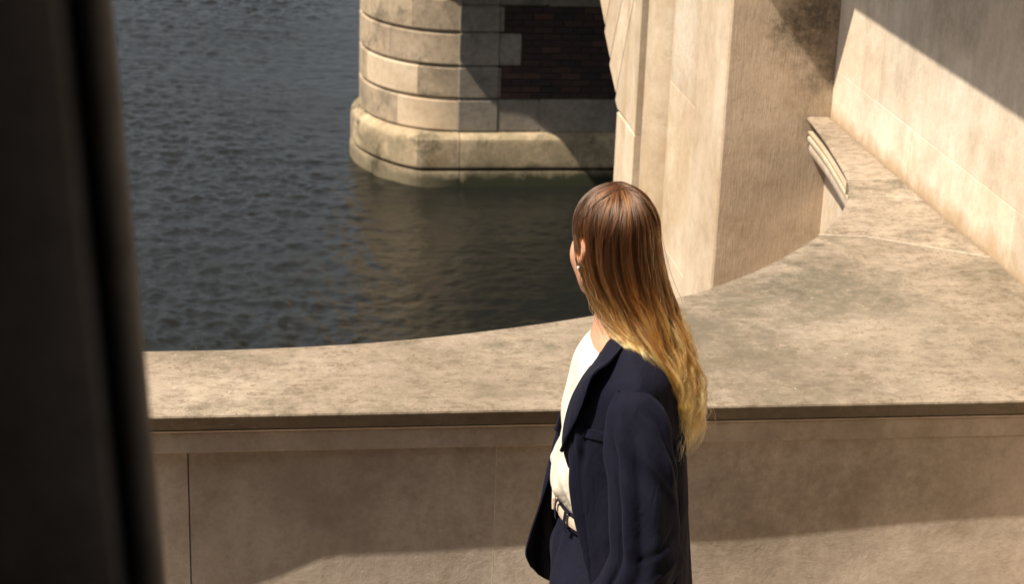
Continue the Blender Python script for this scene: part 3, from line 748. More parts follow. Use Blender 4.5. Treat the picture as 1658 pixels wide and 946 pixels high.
# ---- head frame: she looks left and away
HC = np.array([.193, 0., 1.647]); fa = R(28)
hf = np.array([-math.sin(fa), math.cos(fa), -.06]); hf /= np.linalg.norm(hf)
hl = np.array([-math.cos(fa), -math.sin(fa), 0.]); hu = np.cross(hf, hl)*-1
hu = hu if hu[2] > 0 else -hu
def hw(l, f, h): return HC+hl*l+hf*f+hu*h
def body_sdf(X, Y, Z):
    dx, dy, dz = X-HC[0], Y-HC[1], Z-HC[2]
    l = dx*hl[0]+dy*hl[1]+dz*hl[2]; f = dx*hf[0]+dy*hf[1]+dz*hf[2]; h = dx*hu[0]+dy*hu[1]+dz*hu[2]; la = np.abs(l)
    d = ell(l, f, h, (0, -.006, .010), (.067, .083, .079))
    d = smin(d, ell(l, f, h, (0, .034, -.050), (.058, .056, .078)), .03)
    d = smin(d, cap(la, f, h, (.012, .074, -.120), (.040, .02, -.085), .018, .022), .022)
    d = smin(d, ell(la, f, h, (.040, .050, -.048), (.022, .026, .030)), .025)
    d = smin(d, cap(l, f, h, (0, .088, -.002), (0, .109, -.042), .008, .011), .014)
    d = smin(d, ell(la, f, h, (.010, .099, -.049), (.008, .010, .007)), .006)
    d = smax(d, -ell(la, f, h, (.031, .098, -.006), (.017, .016, .012)), .012)
    d = smin(d, cap(la, f, h, (.012, .089, .016), (.042, .080, .018), .006, .005), .012)
    d = smin(d, ell(l, f, h, (0, .092, -.076), (.021, .011, .0055)), .006)
    d = smin(d, ell(l, f, h, (0, .090, -.086), (.018, .011, .006)), .005)
    # ears
    e = ell(la, f+.25*(h+.03), h, (.073, -.004, -.022), (.0085, .018, .031))
    e = smax(e, -ell(la, f, h, (.082, .0, -.020), (.008, .010, .017)), .004)
    d = smin(d, e, .006)
    nb = np.array([.232, 0, 1.42]); nt_ = hw(0, -.022, -.06)
    d = smin(d, cap(X, Y, Z, nt_, nb, .054, .060), .03)
    Ya = np.abs(Y)
    t = ell(X, Y, Z, (.232, 0, 1.29), (.100, .150, .20))
    t = smin(t, cap(X, Ya, Z, (.24, .04, 1.405), (.24, .155, 1.345), .05, .045), .06)
    t = smin(t, ell(X, Y, Z, (.232, 0, 1.08), (.088, .125, .17)), .08)
    t = smin(t, ell(X, Y, Z, (.232, 0, .92), (.115, .155, .13)), .08)
    t = smin(t, ell(X, Ya, Z, (.168, .065, 1.27), (.045, .05, .05)), .04)
    t = smin(t, cap(X, Ya, Z, (.235, .085, .88), (.23, .10, .50), .085, .058), .04)
    t = smin(t, cap(X, Ya, Z, (.23, .10, .50), (.25, .105, .09), .056, .036), .02)
    t = smin(t, cap(X, Ya, Z, (.245, .105, .06), (.11, .115, .035), .034, .026), .03)
    # arms: upper arm, forearm, hand slid into the trouser pocket
    t = smin(t, cap(X, Ya, Z, (.24, .170, 1.335), (.285, .235, 1.12), .045, .036), .03)
    t = smin(t, cap(X, Ya, Z, (.285, .235, 1.12), (.185, .200, .95), .036, .026), .02)
    t = smin(t, ell(X, Ya, Z, (.165, .175, .90), (.03, .02, .045)), .02)
    for q, (a, L_) in enumerate(((-.012, .055), (.006, .065), (.022, .060), (.037, .045))):
        t = smin(t, cap(X, Ya, Z, (.150+a, .170, .875), (.140+a*1.3, .155, .875-L_), .009, .0075), .004)
    t = smin(t, cap(X, Ya, Z, (.148, .180, .92), (.120, .165, .875), .011, .009), .006)
    return smin(d, t, .04)
zs_ = np.concatenate([np.arange(-.002, 1.38, .0095), np.arange(1.38, 1.78, .0032)])
xs_ = np.concatenate([np.arange(.04, .105, .006), np.arange(.105, .31, .0040), np.arange(.31, .40, .008)])
ys_ = np.concatenate([np.arange(-.30, -.115, .0085), np.arange(-.115, .135, .0040), np.arange(.135, .31, .0085)])
V, F = grid_net(body_sdf, xs_, ys_, zs_)
body = pmesh('body', V, F, SK)
lm = plain('scalp', (.10, .05, .022), .7)
body.data.materials.append(lm)
cen = V[F].mean(1)-HC
cl, cf, ch = cen@hl, cen@hf, cen@hu
scalp = ((ch > .045+0*cf) | ((cf < -.012) & (ch > -.09))) & (ch > -.1) & ~((np.abs(cl) > .066) & (ch < .02) & (cf > -.03))
body.data.polygons.foreach_set('material_index', scalp.astype(np.int32))

# eyes, lashes, brows, earring
def uvsphere(c, r, n=14, ax=None):
    V = []; F = []
    for i in range(n+1):
        for j in range(n*2):
            a, b = math.pi*i/n, math.pi*j/n
            p = np.array([math.sin(a)*math.cos(b), math.sin(a)*math.sin(b), math.cos(a)])*r; V.append(np.array(c)+p)
    for i in range(n):
        for j in range(n*2):
            k = (j+1) % (n*2); F.append((i*2*n+j, (i+1)*2*n+j, (i+1)*2*n+k, i*2*n+k))
    return V, F
for s_ in (1, -1):
    c = hw(s_*.031, .077, -.006); v_, f_ = uvsphere(c, .0125); e = pmesh('eye', v_, f_, EYEW)
    v_, f_ = uvsphere(c+hf*.0085, .0062, 10); pmesh('iris', v_, f_, IRIS, parent=e)
    # lashes: a curved fringe of small tapered hairs
    V = []; F = []
    for k in range(16):
        t = (k-7.5)/7.5; b = hw(s_*(.031+.0145*t), .0895-.006*t*t*1.2-.004*max(0, t), -.001-.002*t*t)
        tip = b+hf*.007+hu*.004+hl*s_*.004*t
        for off_ in (-.0006, .0006): V.append(b+hl*off_)
        V.append(tip); F.append((3*k, 3*k+1, 3*k+2))
    pmesh('eyelashes', V, F, DKH, False)
    V = []; F = []
    for k in range(9):
        t = k/8; b = hw(s_*(.014+.034*t), .0985-.020*t*t-.002, .017+.006*math.sin(t*2.4))
        w = .0035*(1-.6*t)
        V += [b-hu*w, b+hf*.0015, b+hu*w]
        if k: F += [(3*k-3, 3*k, 3*k+1, 3*k-2), (3*k-2, 3*k+1, 3*k+2, 3*k-1)]
    pmesh('eyebrow', V, F, DKH, True)
    c = hw(s_*.0795, -.001, -.056); v_, f_ = uvsphere(c, .0028, 8); pmesh('earring', v_, f_, SILVER)

# ---- cloth sheets
def cr_w(t):
    return np.stack([-.5*t+t*t-.5*t**3, 1-2.5*t*t+1.5*t**3, .5*t+2*t*t-1.5*t**3, -.5*t*t+.5*t**3], -1)
def interp(C, n, axis=0, closed=False):
    C = np.moveaxis(np.asarray(C, float), axis, 0); m = len(C)
    if closed: Cp = np.concatenate([C[-1:], C, C[:2]]); segs = m
    else: Cp = np.concatenate([[2*C[0]-C[1]], C, [2*C[-1]-C[-2]]]); segs = m-1
    t = np.linspace(0, segs, n, endpoint=not closed); i = np.minimum(t.astype(int), segs-1); w = cr_w(t-i)
    out = sum(Cp[i+k]*w[:, k].reshape(-1, *([1]*(C.ndim-1))) for k in range(4))
    return np.moveaxis(out, 0, axis)
def normals(G, closed=False):
    a = np.gradient(G, axis=0)
    b = np.roll(G, -1, 1)-np.roll(G, 1, 1) if closed else np.gradient(G, axis=1)
    n = np.cross(a, b); return n/np.maximum(np.linalg.norm(n, axis=-1, keepdims=True), 1e-9)
def sheet(name, G, mat, thick=.0035, closed=False, flip=False, mat2=None, parent=None, autos=None):
    n, m = G.shape[:2]; nr = normals(G, closed)*(-1 if flip else 1)
    A = G.reshape(-1, 3); B = (G-nr*thick).reshape(-1, 3); V = np.concatenate([A, B]); K = n*m
    i, j = np.meshgrid(np.arange(n-1), np.arange(m if closed else m-1), indexing='ij'); i, j = i.ravel(), j.ravel(); j2 = (j+1) % m
    f = np.stack([i*m+j, (i+1)*m+j, (i+1)*m+j2, i*m+j2], 1)
    if flip: f = f[:, ::-1]
    F = [f, (f+K)[:, ::-1]]; nf = len(f)
    def rim(a, b):
        q = np.stack([a, b, b+K, a+K], 1); F.append(q if not flip else q[:, ::-1])
    jj = np.arange(m if closed else m-1); rim((jj+1) % m, jj); rim((n-1)*m+jj, (n-1)*m+(jj+1) % m)
    if not closed: ii = np.arange(n-1); rim(ii*m, (ii+1)*m); rim((ii+1)*m+m-1, ii*m+m-1)
    F = np.concatenate(F); o = pmesh(name, V, F, mat, True, autos or 55, parent)
    if mat2:
        o.data.materials.append(mat2); mi = np.zeros(len(o.data.polygons), np.int32); mi[nf:2*nf] = 1
        if len(mi) == len(F): o.data.polygons.foreach_set('material_index', mi)
    return o
def sc(us, zs, v):
    """a point seen at (us, zs) against the plane through her heels, moved to depth v on the same sight line"""
    k = (PD+v)/PD; return (us*k, v, CAM_H-(CAM_H-zs)*k)

# blouse
def ringsheet(rows, n_a=96, n_r=90):
    G = []
    for (z, cu, cv, ru, rv, e) in rows:
        a = np.linspace(0, 2*np.pi, n_a, endpoint=False)
        c, s = np.cos(a), np.sin(a)
        G.append(np.stack([cu+ru*np.sign(c)*np.abs(c)**e, cv+rv*np.sign(s)*np.abs(s)**e, np.full_like(a, z)], -1))
    return interp(np.array(G), n_r, 0)
rows = [(1.470, .222, 0, .058, .060, 1), (1.452, .225, 0, .064, .066, 1), (1.436, .230, 0, .078, .092, 1), (1.415, .232, 0, .092, .13, 1), (1.38, .232, 0, .106, .150, 1), (1.30, .226, 0, .112, .152, 1), (1.22, .222, 0, .116, .146, 1), (1.165, .222, 0, .130, .148, 1), (1.125, .222, 0, .131, .150, 1), (1.098, .224, 0, .116, .142, 1), (1.075, .226, 0, .108, .134, 1), (1.03, .228, 0, .106, .135, 1)]
G = ringsheet(rows, 160, 150)
a = np.linspace(0, 2*np.pi, 160, endpoint=False)[None]; zz_ = G[..., 2]
low = np.exp(-((zz_-1.13)/.035)**2); mid = np.exp(-((zz_-1.24)/.10)**2)
G[..., 0] += (-np.cos(a)*-1)*0
rad = np.stack([np.cos(a)+0*zz_, np.sin(a)+0*zz_, 0*zz_], -1)
disp = low*(.005*np.sin(9*a+1.3)+.004*np.sin(17*a+zz_*60))*np.where(np.cos(a) < -.93, .3, 1)+mid*(.005*np.sin(6*a+zz_*25+.6)+.003*np.sin(13*a-zz_*30))+.0025*np.sin(11*a+zz_*14)*np.exp(-((zz_-1.36)/.06)**2)
G += rad*disp[..., None]
G[..., 2] += .010*low*np.sin(7*a+.7)
blouse = sheet('blouse', G, SHIRT, .002, True)
# keyhole button at the throat
v_, f_ = uvsphere((.1625, .004, 1.452), .004, 8); pmesh('button', v_, f_, GOLD, parent=blouse)

# trousers
def trous(X, Y, Z):
    Ya = np.abs(Y)
    t = ell(X, Y, Z, (.232, 0, .95), (.128, .168, .22))
    t = np.maximum(t, Z-1.082)
    t = smin(t, cap(X, Ya, Z, (.215, .090, .90), (.215, .11, .45), .112, .100), .05)
    t = smin(t, cap(X, Ya, Z, (.215, .11, .45), (.225, .115, .03), .100, .098), .03)
    t = smax(t, ell(X, Y, Z, (.228, 0, 1.02), (.117, .147, .40)) if False else t, .001)
    ang = np.arctan2(Y, X-.225)
    up = np.clip((Z-.55)/.5, 0, 1)
    pl = .0045*np.cos(ang*14+Z*5)*up*np.exp(-((X-.08)/.12)**2)+.003*np.sin(ang*9+Z*11)
    pl = pl+.004*np.sin(Z*42+X*30+Ya*25)*np.exp(-((Z-.90)/.08)**2)
    return np.maximum(t-pl, .035-Z)
V, F = grid_net(trous, np.arange(.05, .40, .0065), np.arange(-.24, .24, .0065), np.arange(.02, 1.11, .0065))
trousers = pmesh('trousers', V, F, TROU)
# waistband and belt
def band(name, z, tilt, ru, rv, w, t, mat, parent=None, cu=.226, n=96, w0=0, w1=2*np.pi):
    a = np.linspace(w0, w1, n); c, s = np.cos(a), np.sin(a)
    k = np.linspace(-w/2, w/2, 5)
    G = np.stack([np.stack([cu+(ru+.0012*(1-(kk/(w/2))**2))*c, (rv+.0012*(1-(kk/(w/2))**2))*s, z+tilt*c+kk+.0*a], -1) for kk in k])
    return sheet(name, G, mat, t, False, flip=True, parent=parent)
band('waistband', 1.070, -.006, .1185, .148, .036, .004, TROU, trousers)
belt = band('belt', 1.072, -.006, .1225, .1515, .020, .003, BELT)
for ang in (150, 196, 215, 250, 300, 70, 110):
    a = R(ang); c = np.array([.226+.1265*math.cos(a), .1555*math.sin(a), 1.071-.006*math.cos(a)]); tn = np.array([-math.sin(a), math.cos(a), 0]); nn = np.array([math.cos(a), math.sin(a), 0])
    V = []; 
    for (dz, dn) in ((-.026, -.003), (-.018, .0015), (0, .0035), (.018, .0015), (.024, -.003)):
        for dt in (-.005, .005): V.append(c+tn*dt+nn*dn+np.array([0, 0, dz]))
    F = [(2*k, 2*k+1, 2*k+3, 2*k+2) for k in range(4)]; pmesh('belt_loop', V, F, TROU, parent=trousers)
c = np.array([.226-.127, .0, 1.078])
V, F = box_vf(c[0]-.003, c[0]+.004, c[1]-.018, c[1]+.018, c[2]-.014, c[2]+.014, .002); pmesh('buckle', V, F, BELT, False, parent=belt)

# shoes
def shoe_sdf(s):
    def fn(X, Y, Z):
        d = cap(X, Y, Z, (.265, s*.105, .055), (.12, s*.115, .035), .040, .036)
        d = smin(d, cap(X, Y, Z, (.12, s*.115, .032), (.075, s*.117, .028), .036, .024), .02)
        return np.maximum(d, -Z+.001)
    return fn
for s_ in (1, -1):
    V, F = grid_net(shoe_sdf(s_), np.arange(.03, .32, .006), np.arange(s_*.105-.06, s_*.105+.07, .006), np.arange(-.012, .11, .006)); pmesh('shoe', V, F, SHOE)

def ridges(A, Z, L):
    out = 0*A+0*Z
    for (a0, z0, a1, z1, w, amp) in L:
        dz = z1-z0; t = np.clip((Z-z0)/dz, -.3, 1.3); ac = a0+(a1-a0)*t
        x = (A-ac)/w; e = np.exp(-np.clip(np.abs(t-.5)-.35, 0, 9)**2/.03)
        out = out+amp*e*np.exp(-x*x)
    return out
# ---- jacket body: nine columns of control points from near front edge round the back to the far front edge
near = [sc(.199, 1.442, -.062), sc(.171, 1.392, -.078), sc(.142, 1.345, -.085), sc(.119, 1.285, -.080), sc(.110, 1.205, -.085), sc(.131, 1.125, -.095), sc(.157, 1.050, -.115), sc(.196, .955, -.14), sc(.222, .86, -.15), sc(.240, .79, -.15)]
far = [(.190, .062, 1.457), (.162, .066, 1.41), sc(.147, 1.335, .07), sc(.123, 1.285, .08), sc(.104, 1.232, .085), sc(.083, 1.145, .095), sc(.066, 1.065, .105), sc(.052, 1.000, .12), sc(.046, .955, .13), sc(.058, .924, .14)]
zr = [1.47, 1.44, 1.395, 1.32, 1.24, 1.15, 1.06, .97, .885, .80]
bk = [.283, .305, .328, .345, .356, .366, .374, .382, .389, .394]
C = []
for r in range(10):
    z = zr[r]
    c1u, c1v = [(.212, -.078), (.195, -.125), (.165, -.150), (.150, -.150), (.150, -.150), (.155, -.150), (.165, -.160), (.178, -.170), (.190, -.178), (.200, -.180)][r]
    c7u, c7v = [(.205, .078), (.190, .125), (.165, .150), (.140, .150), (.130, .150), (.122, .152), (.116, .160), (.110, .170), (.108, .178), (.110, .18)][r]
    sd = [(-.078, .236), (-.140, .240), (-.205, .240), (-.205, .245), (-.190, .25), (-.190, .255), (-.195, .26), (-.205, .262), (-.21, .265), (-.212, .265)][r]
    q = [(.262, -.058), (.285, -.095), (.305, -.140), (.322, -.140), (.33, -.135), (.335, -.135), (.34, -.14), (.345, -.145), (.35, -.15), (.352, -.15)][r]
    zq = [1.486, 1.452, 1.405, z, z, z, z, z, z, z][r]; zb = [1.494, 1.465, 1.42, 1.335, z, z, z, z, z, z][r]
    zs2 = [1.474, 1.447, 1.402, 1.31, z, z, z, z, z, z][r]; z1 = [1.462, 1.435, 1.385, 1.31, z, z, z, z, z, z][r]
    C.append([near[r], (c1u, c1v, z1), (sd[1], sd[0], zs2), (q[0], q[1], zq), (bk[r], 0, zb), (q[0], -q[1], zq), (sd[1], -sd[0], zs2), (c7u, c7v, z1), far[r]])
C = np.array(C)
G = interp(interp(C, 150, 0), 170, 1)
nr = normals(G); 
if nr[75, 85, 0] < 0: nr = -nr
tt = np.linspace(0, 1, 170)[None]; zz_ = G[..., 2]
dn = np.clip((1.38-zz_)/.25, 0, 1)
disp = dn*(.0045*np.sin(tt*38+zz_*4)+.003*np.sin(tt*71-zz_*9+1)+.003*np.sin(zz_*33+tt*20)*np.exp(-((tt-.25)/.12)**2))
disp += .006*np.exp(-((tt-.13)/.035)**2)*np.sin(zz_*16+.5)*dn
disp += ridges(tt, zz_, [(.088, 1.37, .110, 1.25, .012, .007), (.135, 1.36, .118, 1.22, .010, -.005), (.06, 1.20, .09, 1.0, .02, .006), (.115, 1.20, .12, .86, .0035, -.003), (.19, 1.2, .17, .9, .02, .008), (.40, 1.36, .36, .9, .02, .008), (.33, 1.3, .30, .85, .012, -.008), (.5, 1.4, .5, .8, .002, -.003)])
G = G+nr*disp[..., None]
JG = G
jacket = sheet('jacket', G, NAVY, .004, False, flip=bool(normals(G)[75, 85, 0] < 0), mat2=LIN)

# ---- sleeves
def sleeve(s):
    # centre line, radii (u, v), from the crown of the sleeve down to the cuff in the trouser pocket
    P = [(.206, .200, 1.404, .004, .004), (.214, .203, 1.399, .018, .018), (.226, .206, 1.383, .040, .032), (.240, .212, 1.345, .058, .046), (.252, .222, 1.29, .064, .056), (.262, .236, 1.21, .065, .060), (.270, .244, 1.13, .068, .060), (.272, .246, 1.07, .068, .060), (.252, .240, 1.01, .064, .056), (.228, .230, .965, .058, .052), (.203, .218, .92, .052, .045), (.19, .212, .895, .048, .042), (.19, .212, .90, .040, .034), (.20, .215, .93, .038, .032)]
    rows = []; a = np.linspace(0, 2*np.pi, 24, endpoint=False); n = len(P)
    for i, p in enumerate(P):
        c = np.array(p[:3]); c[1] *= s
        tz = {1: .35, 2: .4, 3: .35, 4: .2, 5: .1, 8: -.35, 9: -.5, 10: -.5, 11: -.5, 12: -.5, 13: -.5, 7: -.15}.get(i, 0)
        rows.append(np.stack([c[0]+p[3]*np.cos(a), c[1]+p[4]*np.sin(a), c[2]+tz*-1*p[3]*np.cos(a)*-1], -1))
    G = interp(interp(np.array(rows), 170, 0), 130, 1, closed=True)
    A = np.linspace(0, 2*np.pi, 130, endpoint=False)[None]; Z = G[..., 2]; n_ = normals(G, True)
    cen = G.mean(1, keepdims=True); sg = np.sign(((G-cen)*n_).sum(-1).mean()); n_ = n_*sg
    f1 = .0055*np.sin(3*A+2.2+Z*3)*np.clip((1.36-Z)/.1, 0, 1)
    f2 = .004*np.sin(7*A+Z*14)*np.clip((1.34-Z)/.2, 0, 1)
    el_ = np.exp(-((Z-1.07)/.075)**2)*(.0035*np.sin(Z*75+3.2*np.cos(A-.6))+.003*np.sin(Z*48+A*2))*(.35+.65*np.clip(np.cos(A)+.2, 0, 1))
    up = np.exp(-((Z-1.28)/.05)**2)*.004*np.sin(Z*50+A*2.5+s)
    cr_ = np.exp(-((Z-.97)/.05)**2)*.0015*np.sin(Z*120+A*2)
    rg = ridges(A, Z, [(4.25, 1.38, 4.05, 1.02, .22, .007), (4.62, 1.34, 4.50, 1.05, .16, -.006), (5.1, 1.37, 5.7, 1.24, .13, .006), (5.45, 1.37, 6.0, 1.25, .10, -.005), (4.8, 1.30, 5.9, 1.20, .12, .004), (4.5, 1.10, 5.6, 1.16, .14, -.004), (4.3, 1.02, 5.5, 1.10, .14, .003), (3.9, 1.3, 3.75, .95, .10, -.006), (5.0, 1.25, 4.75, 1.0, .2, .005)]) if s < 0 else ridges(A, Z, [(1.9, 1.36, 2.1, 1.0, .2, .006), (1.3, 1.36, 1.2, 1.05, .15, -.006)])
    G = G+n_*(f1*.6+f2*.5+el_+up+cr_+rg)[..., None]
    return sheet('sleeve', G, NAVY, .003, True, flip=bool(sg < 0), parent=jacket, mat2=LIN)
sleeve(-1); sleeve(1)

# ---- lapels, collar, pocket
def lapel(s):
    if s < 0:
        fold = [sc(.2015, 1.447, -.064), sc(.173, 1.394, -.086), sc(.144, 1.345, -.094), sc(.121, 1.287, -.090), sc(.1105, 1.222, -.090), sc(.112, 1.19, -.090)]
        out_ = [sc(.226, 1.424, -.098), sc(.197, 1.386, -.150), sc(.166, 1.357, -.172), sc(.147, 1.29, -.170), sc(.130, 1.235, -.145), sc(.113, 1.189, -.094)]
    else:
        fold = [(.19, .062, 1.459), (.160, .070, 1.40), (.150, .076, 1.345), (.127, .086, 1.287), (.108, .088, 1.232), (.100, .09, 1.19)]
        out_ = [(.215, .098, 1.455), (.192, .135, 1.42), (.165, .150, 1.38), (.146, .150, 1.30), (.125, .130, 1.24), (.101, .095, 1.188)]
    f = interp(np.array(fold), 60, 0); o_ = interp(np.array(out_), 60, 0)
    k = np.linspace(0, 1, 16)[:, None, None]
    G = (f[None]*(1-k)+o_[None]*k)
    G[..., 1] += s*.010*np.sin(np.pi*k[..., 0])**.8
    G[..., 0] -= .004*np.sin(np.pi*k[..., 0])
    n = normals(G); fl = n[8, 30, 1]*s < 0
    return sheet('lapel', G, NAVY, .004, False, flip=bool(fl), parent=jacket)
lapel(-1); lapel(1)
a = np.linspace(R(-118), R(118), 70); 
G = np.stack([np.stack([.232+(.052+.014*k)*np.cos(a), (.064+.020*k)*np.sin(a), 1.470+.022*np.cos(a)+.022*math.sin(k*2.6)-.034*k*k], -1) for k in np.linspace(0, 1.25, 9)])
sheet('collar', G, NAVY, .004, False, flip=bool(normals(G)[4, 35, 0] < 0), parent=jacket)
from mathutils.bvhtree import BVHTree
def bvh(o):
    me = o.data; return BVHTree.FromPolygons([v.co for v in me.vertices], [tuple(p.vertices) for p in me.polygons])
JB = bvh(jacket)
_G = JG.copy(); _G[..., 0] -= UO; _n, _m = _G.shape[:2]; _fl = normals(JG)[75, 85, 0] < 0
_fs = [(i*_m+j, (i+1)*_m+j, (i+1)*_m+j+1, i*_m+j+1) for i in range(0, _n-1) for j in range(0, _m-1)]
if _fl: _fs = [f[::-1] for f in _fs]
JO = BVHTree.FromPolygons([tuple(p) for p in _G.reshape(-1, 3)], _fs)
def drape(us, zs, off):
    p = Vector((us-UO, -PD, zs)); p2 = Vector(sc(us, zs, -.15)); o_ = Vector((-UO, -PD, CAM_H)); d = Vector((us-UO, 0, zs))-o_; d.normalize()
    hit, n_, _, _ = JB.ray_cast(o_, d)
    if hit is None: return None
    if n_.dot(d) > 0: n_ = -n_
    q = hit+n_*off; return (q.x+UO, q.y, q.z)
def strip(name, A, B, off, thick, mat, n=20, m=5, parent=None):
    G = []
    for k in np.linspace(0, 1, m):
        row = []
        for t in np.linspace(0, 1, n):
            p = drape(A[0][0]*(1-t)*(1-k)+A[1][0]*t*(1-k)+B[0][0]*(1-t)*k+B[1][0]*t*k, A[0][1]*(1-t)*(1-k)+A[1][1]*t*(1-k)+B[0][1]*(1-t)*k+B[1][1]*t*k, off)
            if p is None: return None
            row.append(p)
        G.append(row)
    G = np.array(G); return sheet(name, G, mat, thick, False, flip=bool(normals(G)[m//2, n//2, 1] > 0), parent=parent)
strip('breast_pocket_welt', ((.1500, 1.241), (.2010, 1.230)), ((.1500, 1.221), (.2030, 1.211)), .0035, .004, NAVY, parent=jacket)

# ---- hair
def hairmat():
    m, nt, bs = newmat('blonde_hair'); nt.nodes.remove(bs)
    hb = nt.nodes.new('ShaderNodeBsdfHairPrincipled'); hb.parametrization = 'COLOR'
    hi = nt.nodes.new('ShaderNodeHairInfo')
    geo = N(nt, 'ShaderNodeNewGeometry').outputs['Position']; s = N(nt, 'ShaderNodeSeparateXYZ'); nt.links.new(geo, s.inputs[0])
    # dark brown roots growing out into gold ends
    c = ramp(nt, hi.outputs['Intercept'], [(0, (.072, .029, .0105)), (.38, (.082, .034, .012)), (.54, (.20, .085, .022)), (.70, (.58, .26, .078)), (1, (.78, .395, .14))]).outputs[0]
    rv = ramp(nt, hi.outputs['Random'], [(0, (.62, .58, .55)), (.5, (1, 1, 1)), (1, (1.3, 1.28, 1.2))]).outputs[0]
    c = mix(nt, c, rv, 1., 'MULTIPLY')
    at = N(nt, 'ShaderNodeAttribute', attribute_name='tone').outputs['Fac']
    c = mix(nt, c, ramp(nt, at, [(0, (.28, .25, .22)), (.4, (.8, .77, .73)), (.78, (1.2, 1.15, 1.05)), (.9, (1.5, 1.4, 1.2)), (1, (2.2, 1.9, 1.4))]).outputs[0], 1., 'MULTIPLY')
    nt.links.new(c, hb.inputs['Color']); hb.inputs['Roughness'].default_value = .27; hb.inputs['Radial Roughness'].default_value = .45
    hb.inputs['IOR'].default_value = 1.55; hb.inputs['Random Roughness'].default_value = .2
    nt.links.new(hb.outputs[0], nt.nodes['Material Output'].inputs[0]); return m
HM = hairmat()
TZ = [1.70, 1.655, 1.60, 1.56, 1.525, 1.48, 1.45, 1.42, 1.39, 1.34, 1.29, 1.24, 1.18]
TC_old = [(.197, .0, .090, .098), (.199, 0, .090, .100), (.206, -.002, .089, .098), (.221, -.006, .085, .095), (.238, -.010, .080, .09), (.266, -.02, .077, .088), (.304, -.03, .057, .085), (.331, -.035, .040, .078), (.346, -.038, .037, .068), (.352, -.04, .028, .055), (.352, -.04, .020, .04)]
TC = [(.193, .0, .080, .090), (.193, 0, .081, .092), (.202, -.002, .085, .098), (.216, -.006, .080, .095), (.235, -.012, .074, .09), (.257, -.03, .070, .085), (.276, -.038, .059, .082), (.296, -.044, .052, .08), (.308, -.044, .043, .078), (.328, -.04, .032, .072), (.330, -.038, .033, .060), (.335, -.04, .026, .046), (.334, -.04, .016, .032)]
TZa = np.array(TZ)[::-1]; TCa = np.array(TC)[::-1]
rng_w = np.random.default_rng(5)
def tube(z): return np.array([np.interp(z, TZa, TCa[:, k]) for k in range(4)])
BB = bvh(body)
face_ang = math.atan2(hf[1], hf[0])
def guide(al, rho, f0, zend, ph, npt=34):
    """al: angle round the head in the world (0 = +u, 90 = away); f0: start along the parting"""
    side = np.sin(0)
    eqd = np.array([math.cos(al), math.sin(al), 0.])
    l_, f_ = eqd@hl, eqd@hf
    rt = np.array([.003*np.sign(l_)+.0, f0, .0])
    rad = np.array([.0755, .092, .094])*rho
    d0 = np.array([.01*np.sign(l_), f0/.1, math.sqrt(max(.05, 1-(f0/.1)**2))]); d0 /= np.linalg.norm(d0)
    d1 = np.array([l_, f_, -.10]); d1 /= np.linalg.norm(d1)
    om = math.acos(np.clip(d0@d1, -1, 1)); pts = []
    for t in np.linspace(0, 1, 12):
        d = (math.sin((1-t)*om)*d0+math.sin(t*om)*d1)/max(math.sin(om), 1e-5)
        lift = 1+.02*math.sin(t*math.pi)
        pts.append(hw(*(d*rad*lift)+np.array([0, -.006, .006])))
    zc_ = pts[-1][2]; c0 = tube(zc_)
    rel = (pts[-1][:2]-c0[:2])
    rr = np.array([rel[0]/c0[2], rel[1]/c0[3]])
    zz = np.linspace(zc_, zend, npt-11)[1:]; am = .5+rng_w.random()*1.1; fq = 40+rng_w.random()*7
    for z in zz:
        c = tube(z); s = min(1, max(0, (zc_-z)/.30)); wv = s*s*.025*(.6+.4*am)
        sw_ = min(1, max(0, (1.672-z)/.05)); sw_ = sw_*sw_*(3-2*sw_)
        a0 = math.atan2(rr[1], rr[0]); df = (a0-face_ang+np.pi) % (2*np.pi)-np.pi; lim = R(75)
        if abs(df) < R(105):
            tgt = lim+(abs(df)-R(60))*(R(105)-lim)/R(45); a1 = face_ang+np.sign(df)*(abs(df)+(tgt-abs(df))*sw_)
            L0 = np.hypot(*rr); rq = (L0*math.cos(a1), L0*math.sin(a1))
        else: rq = rr
        gr = 1+.26*am*s*s*math.sin(ph*3+z*17)
        x = c[0]+c[2]*rq[0]*gr+wv*math.sin(z*fq+ph)+.2*wv*math.sin(z*75+ph*2)
        y = c[1]+c[3]*rq[1]*gr+wv*math.cos(z*(fq-7)+ph*1.7)
        pts.append(np.array([x, y, z]))
    # keep the lock outside body and jacket
    out = []
    for i, p in enumerate(pts):
        q = Vector((p[0]-UO, p[1], p[2]))
        if i > 9:
            for B_ in (BB, JB):
                h, n_, _, dist = B_.find_nearest(q)
                if h is not None and p[2] < 1.60:
                    sgn = (q-h).dot(n_)
                    inside = sgn < 0 if B_ is BB else None
                    if B_ is BB and (sgn < .004): q = h+n_*.005
            if p[2] < 1.52:
                h, n_, _, dist = JO.find_nearest(q)
                if h is not None and dist < .12:
                    if n_.dot(h-Vector((.235-UO, 0, h.z-.06))) < 0: n_ = -n_
                    if (q-h).dot(n_) < .004: q = h+n_*(.005+.010*(1-rho))
        out.append((q.x+UO, q.y, q.z))
    out = np.array(out)
    for _ in range(2): out[11:-1] = .25*out[10:-2]+.5*out[11:-1]+.25*out[12:]
    return out
guides = []; wts = []
rngh = np.random.default_rng(11)
face_ang = math.atan2(hf[1], hf[0])
NG = 900
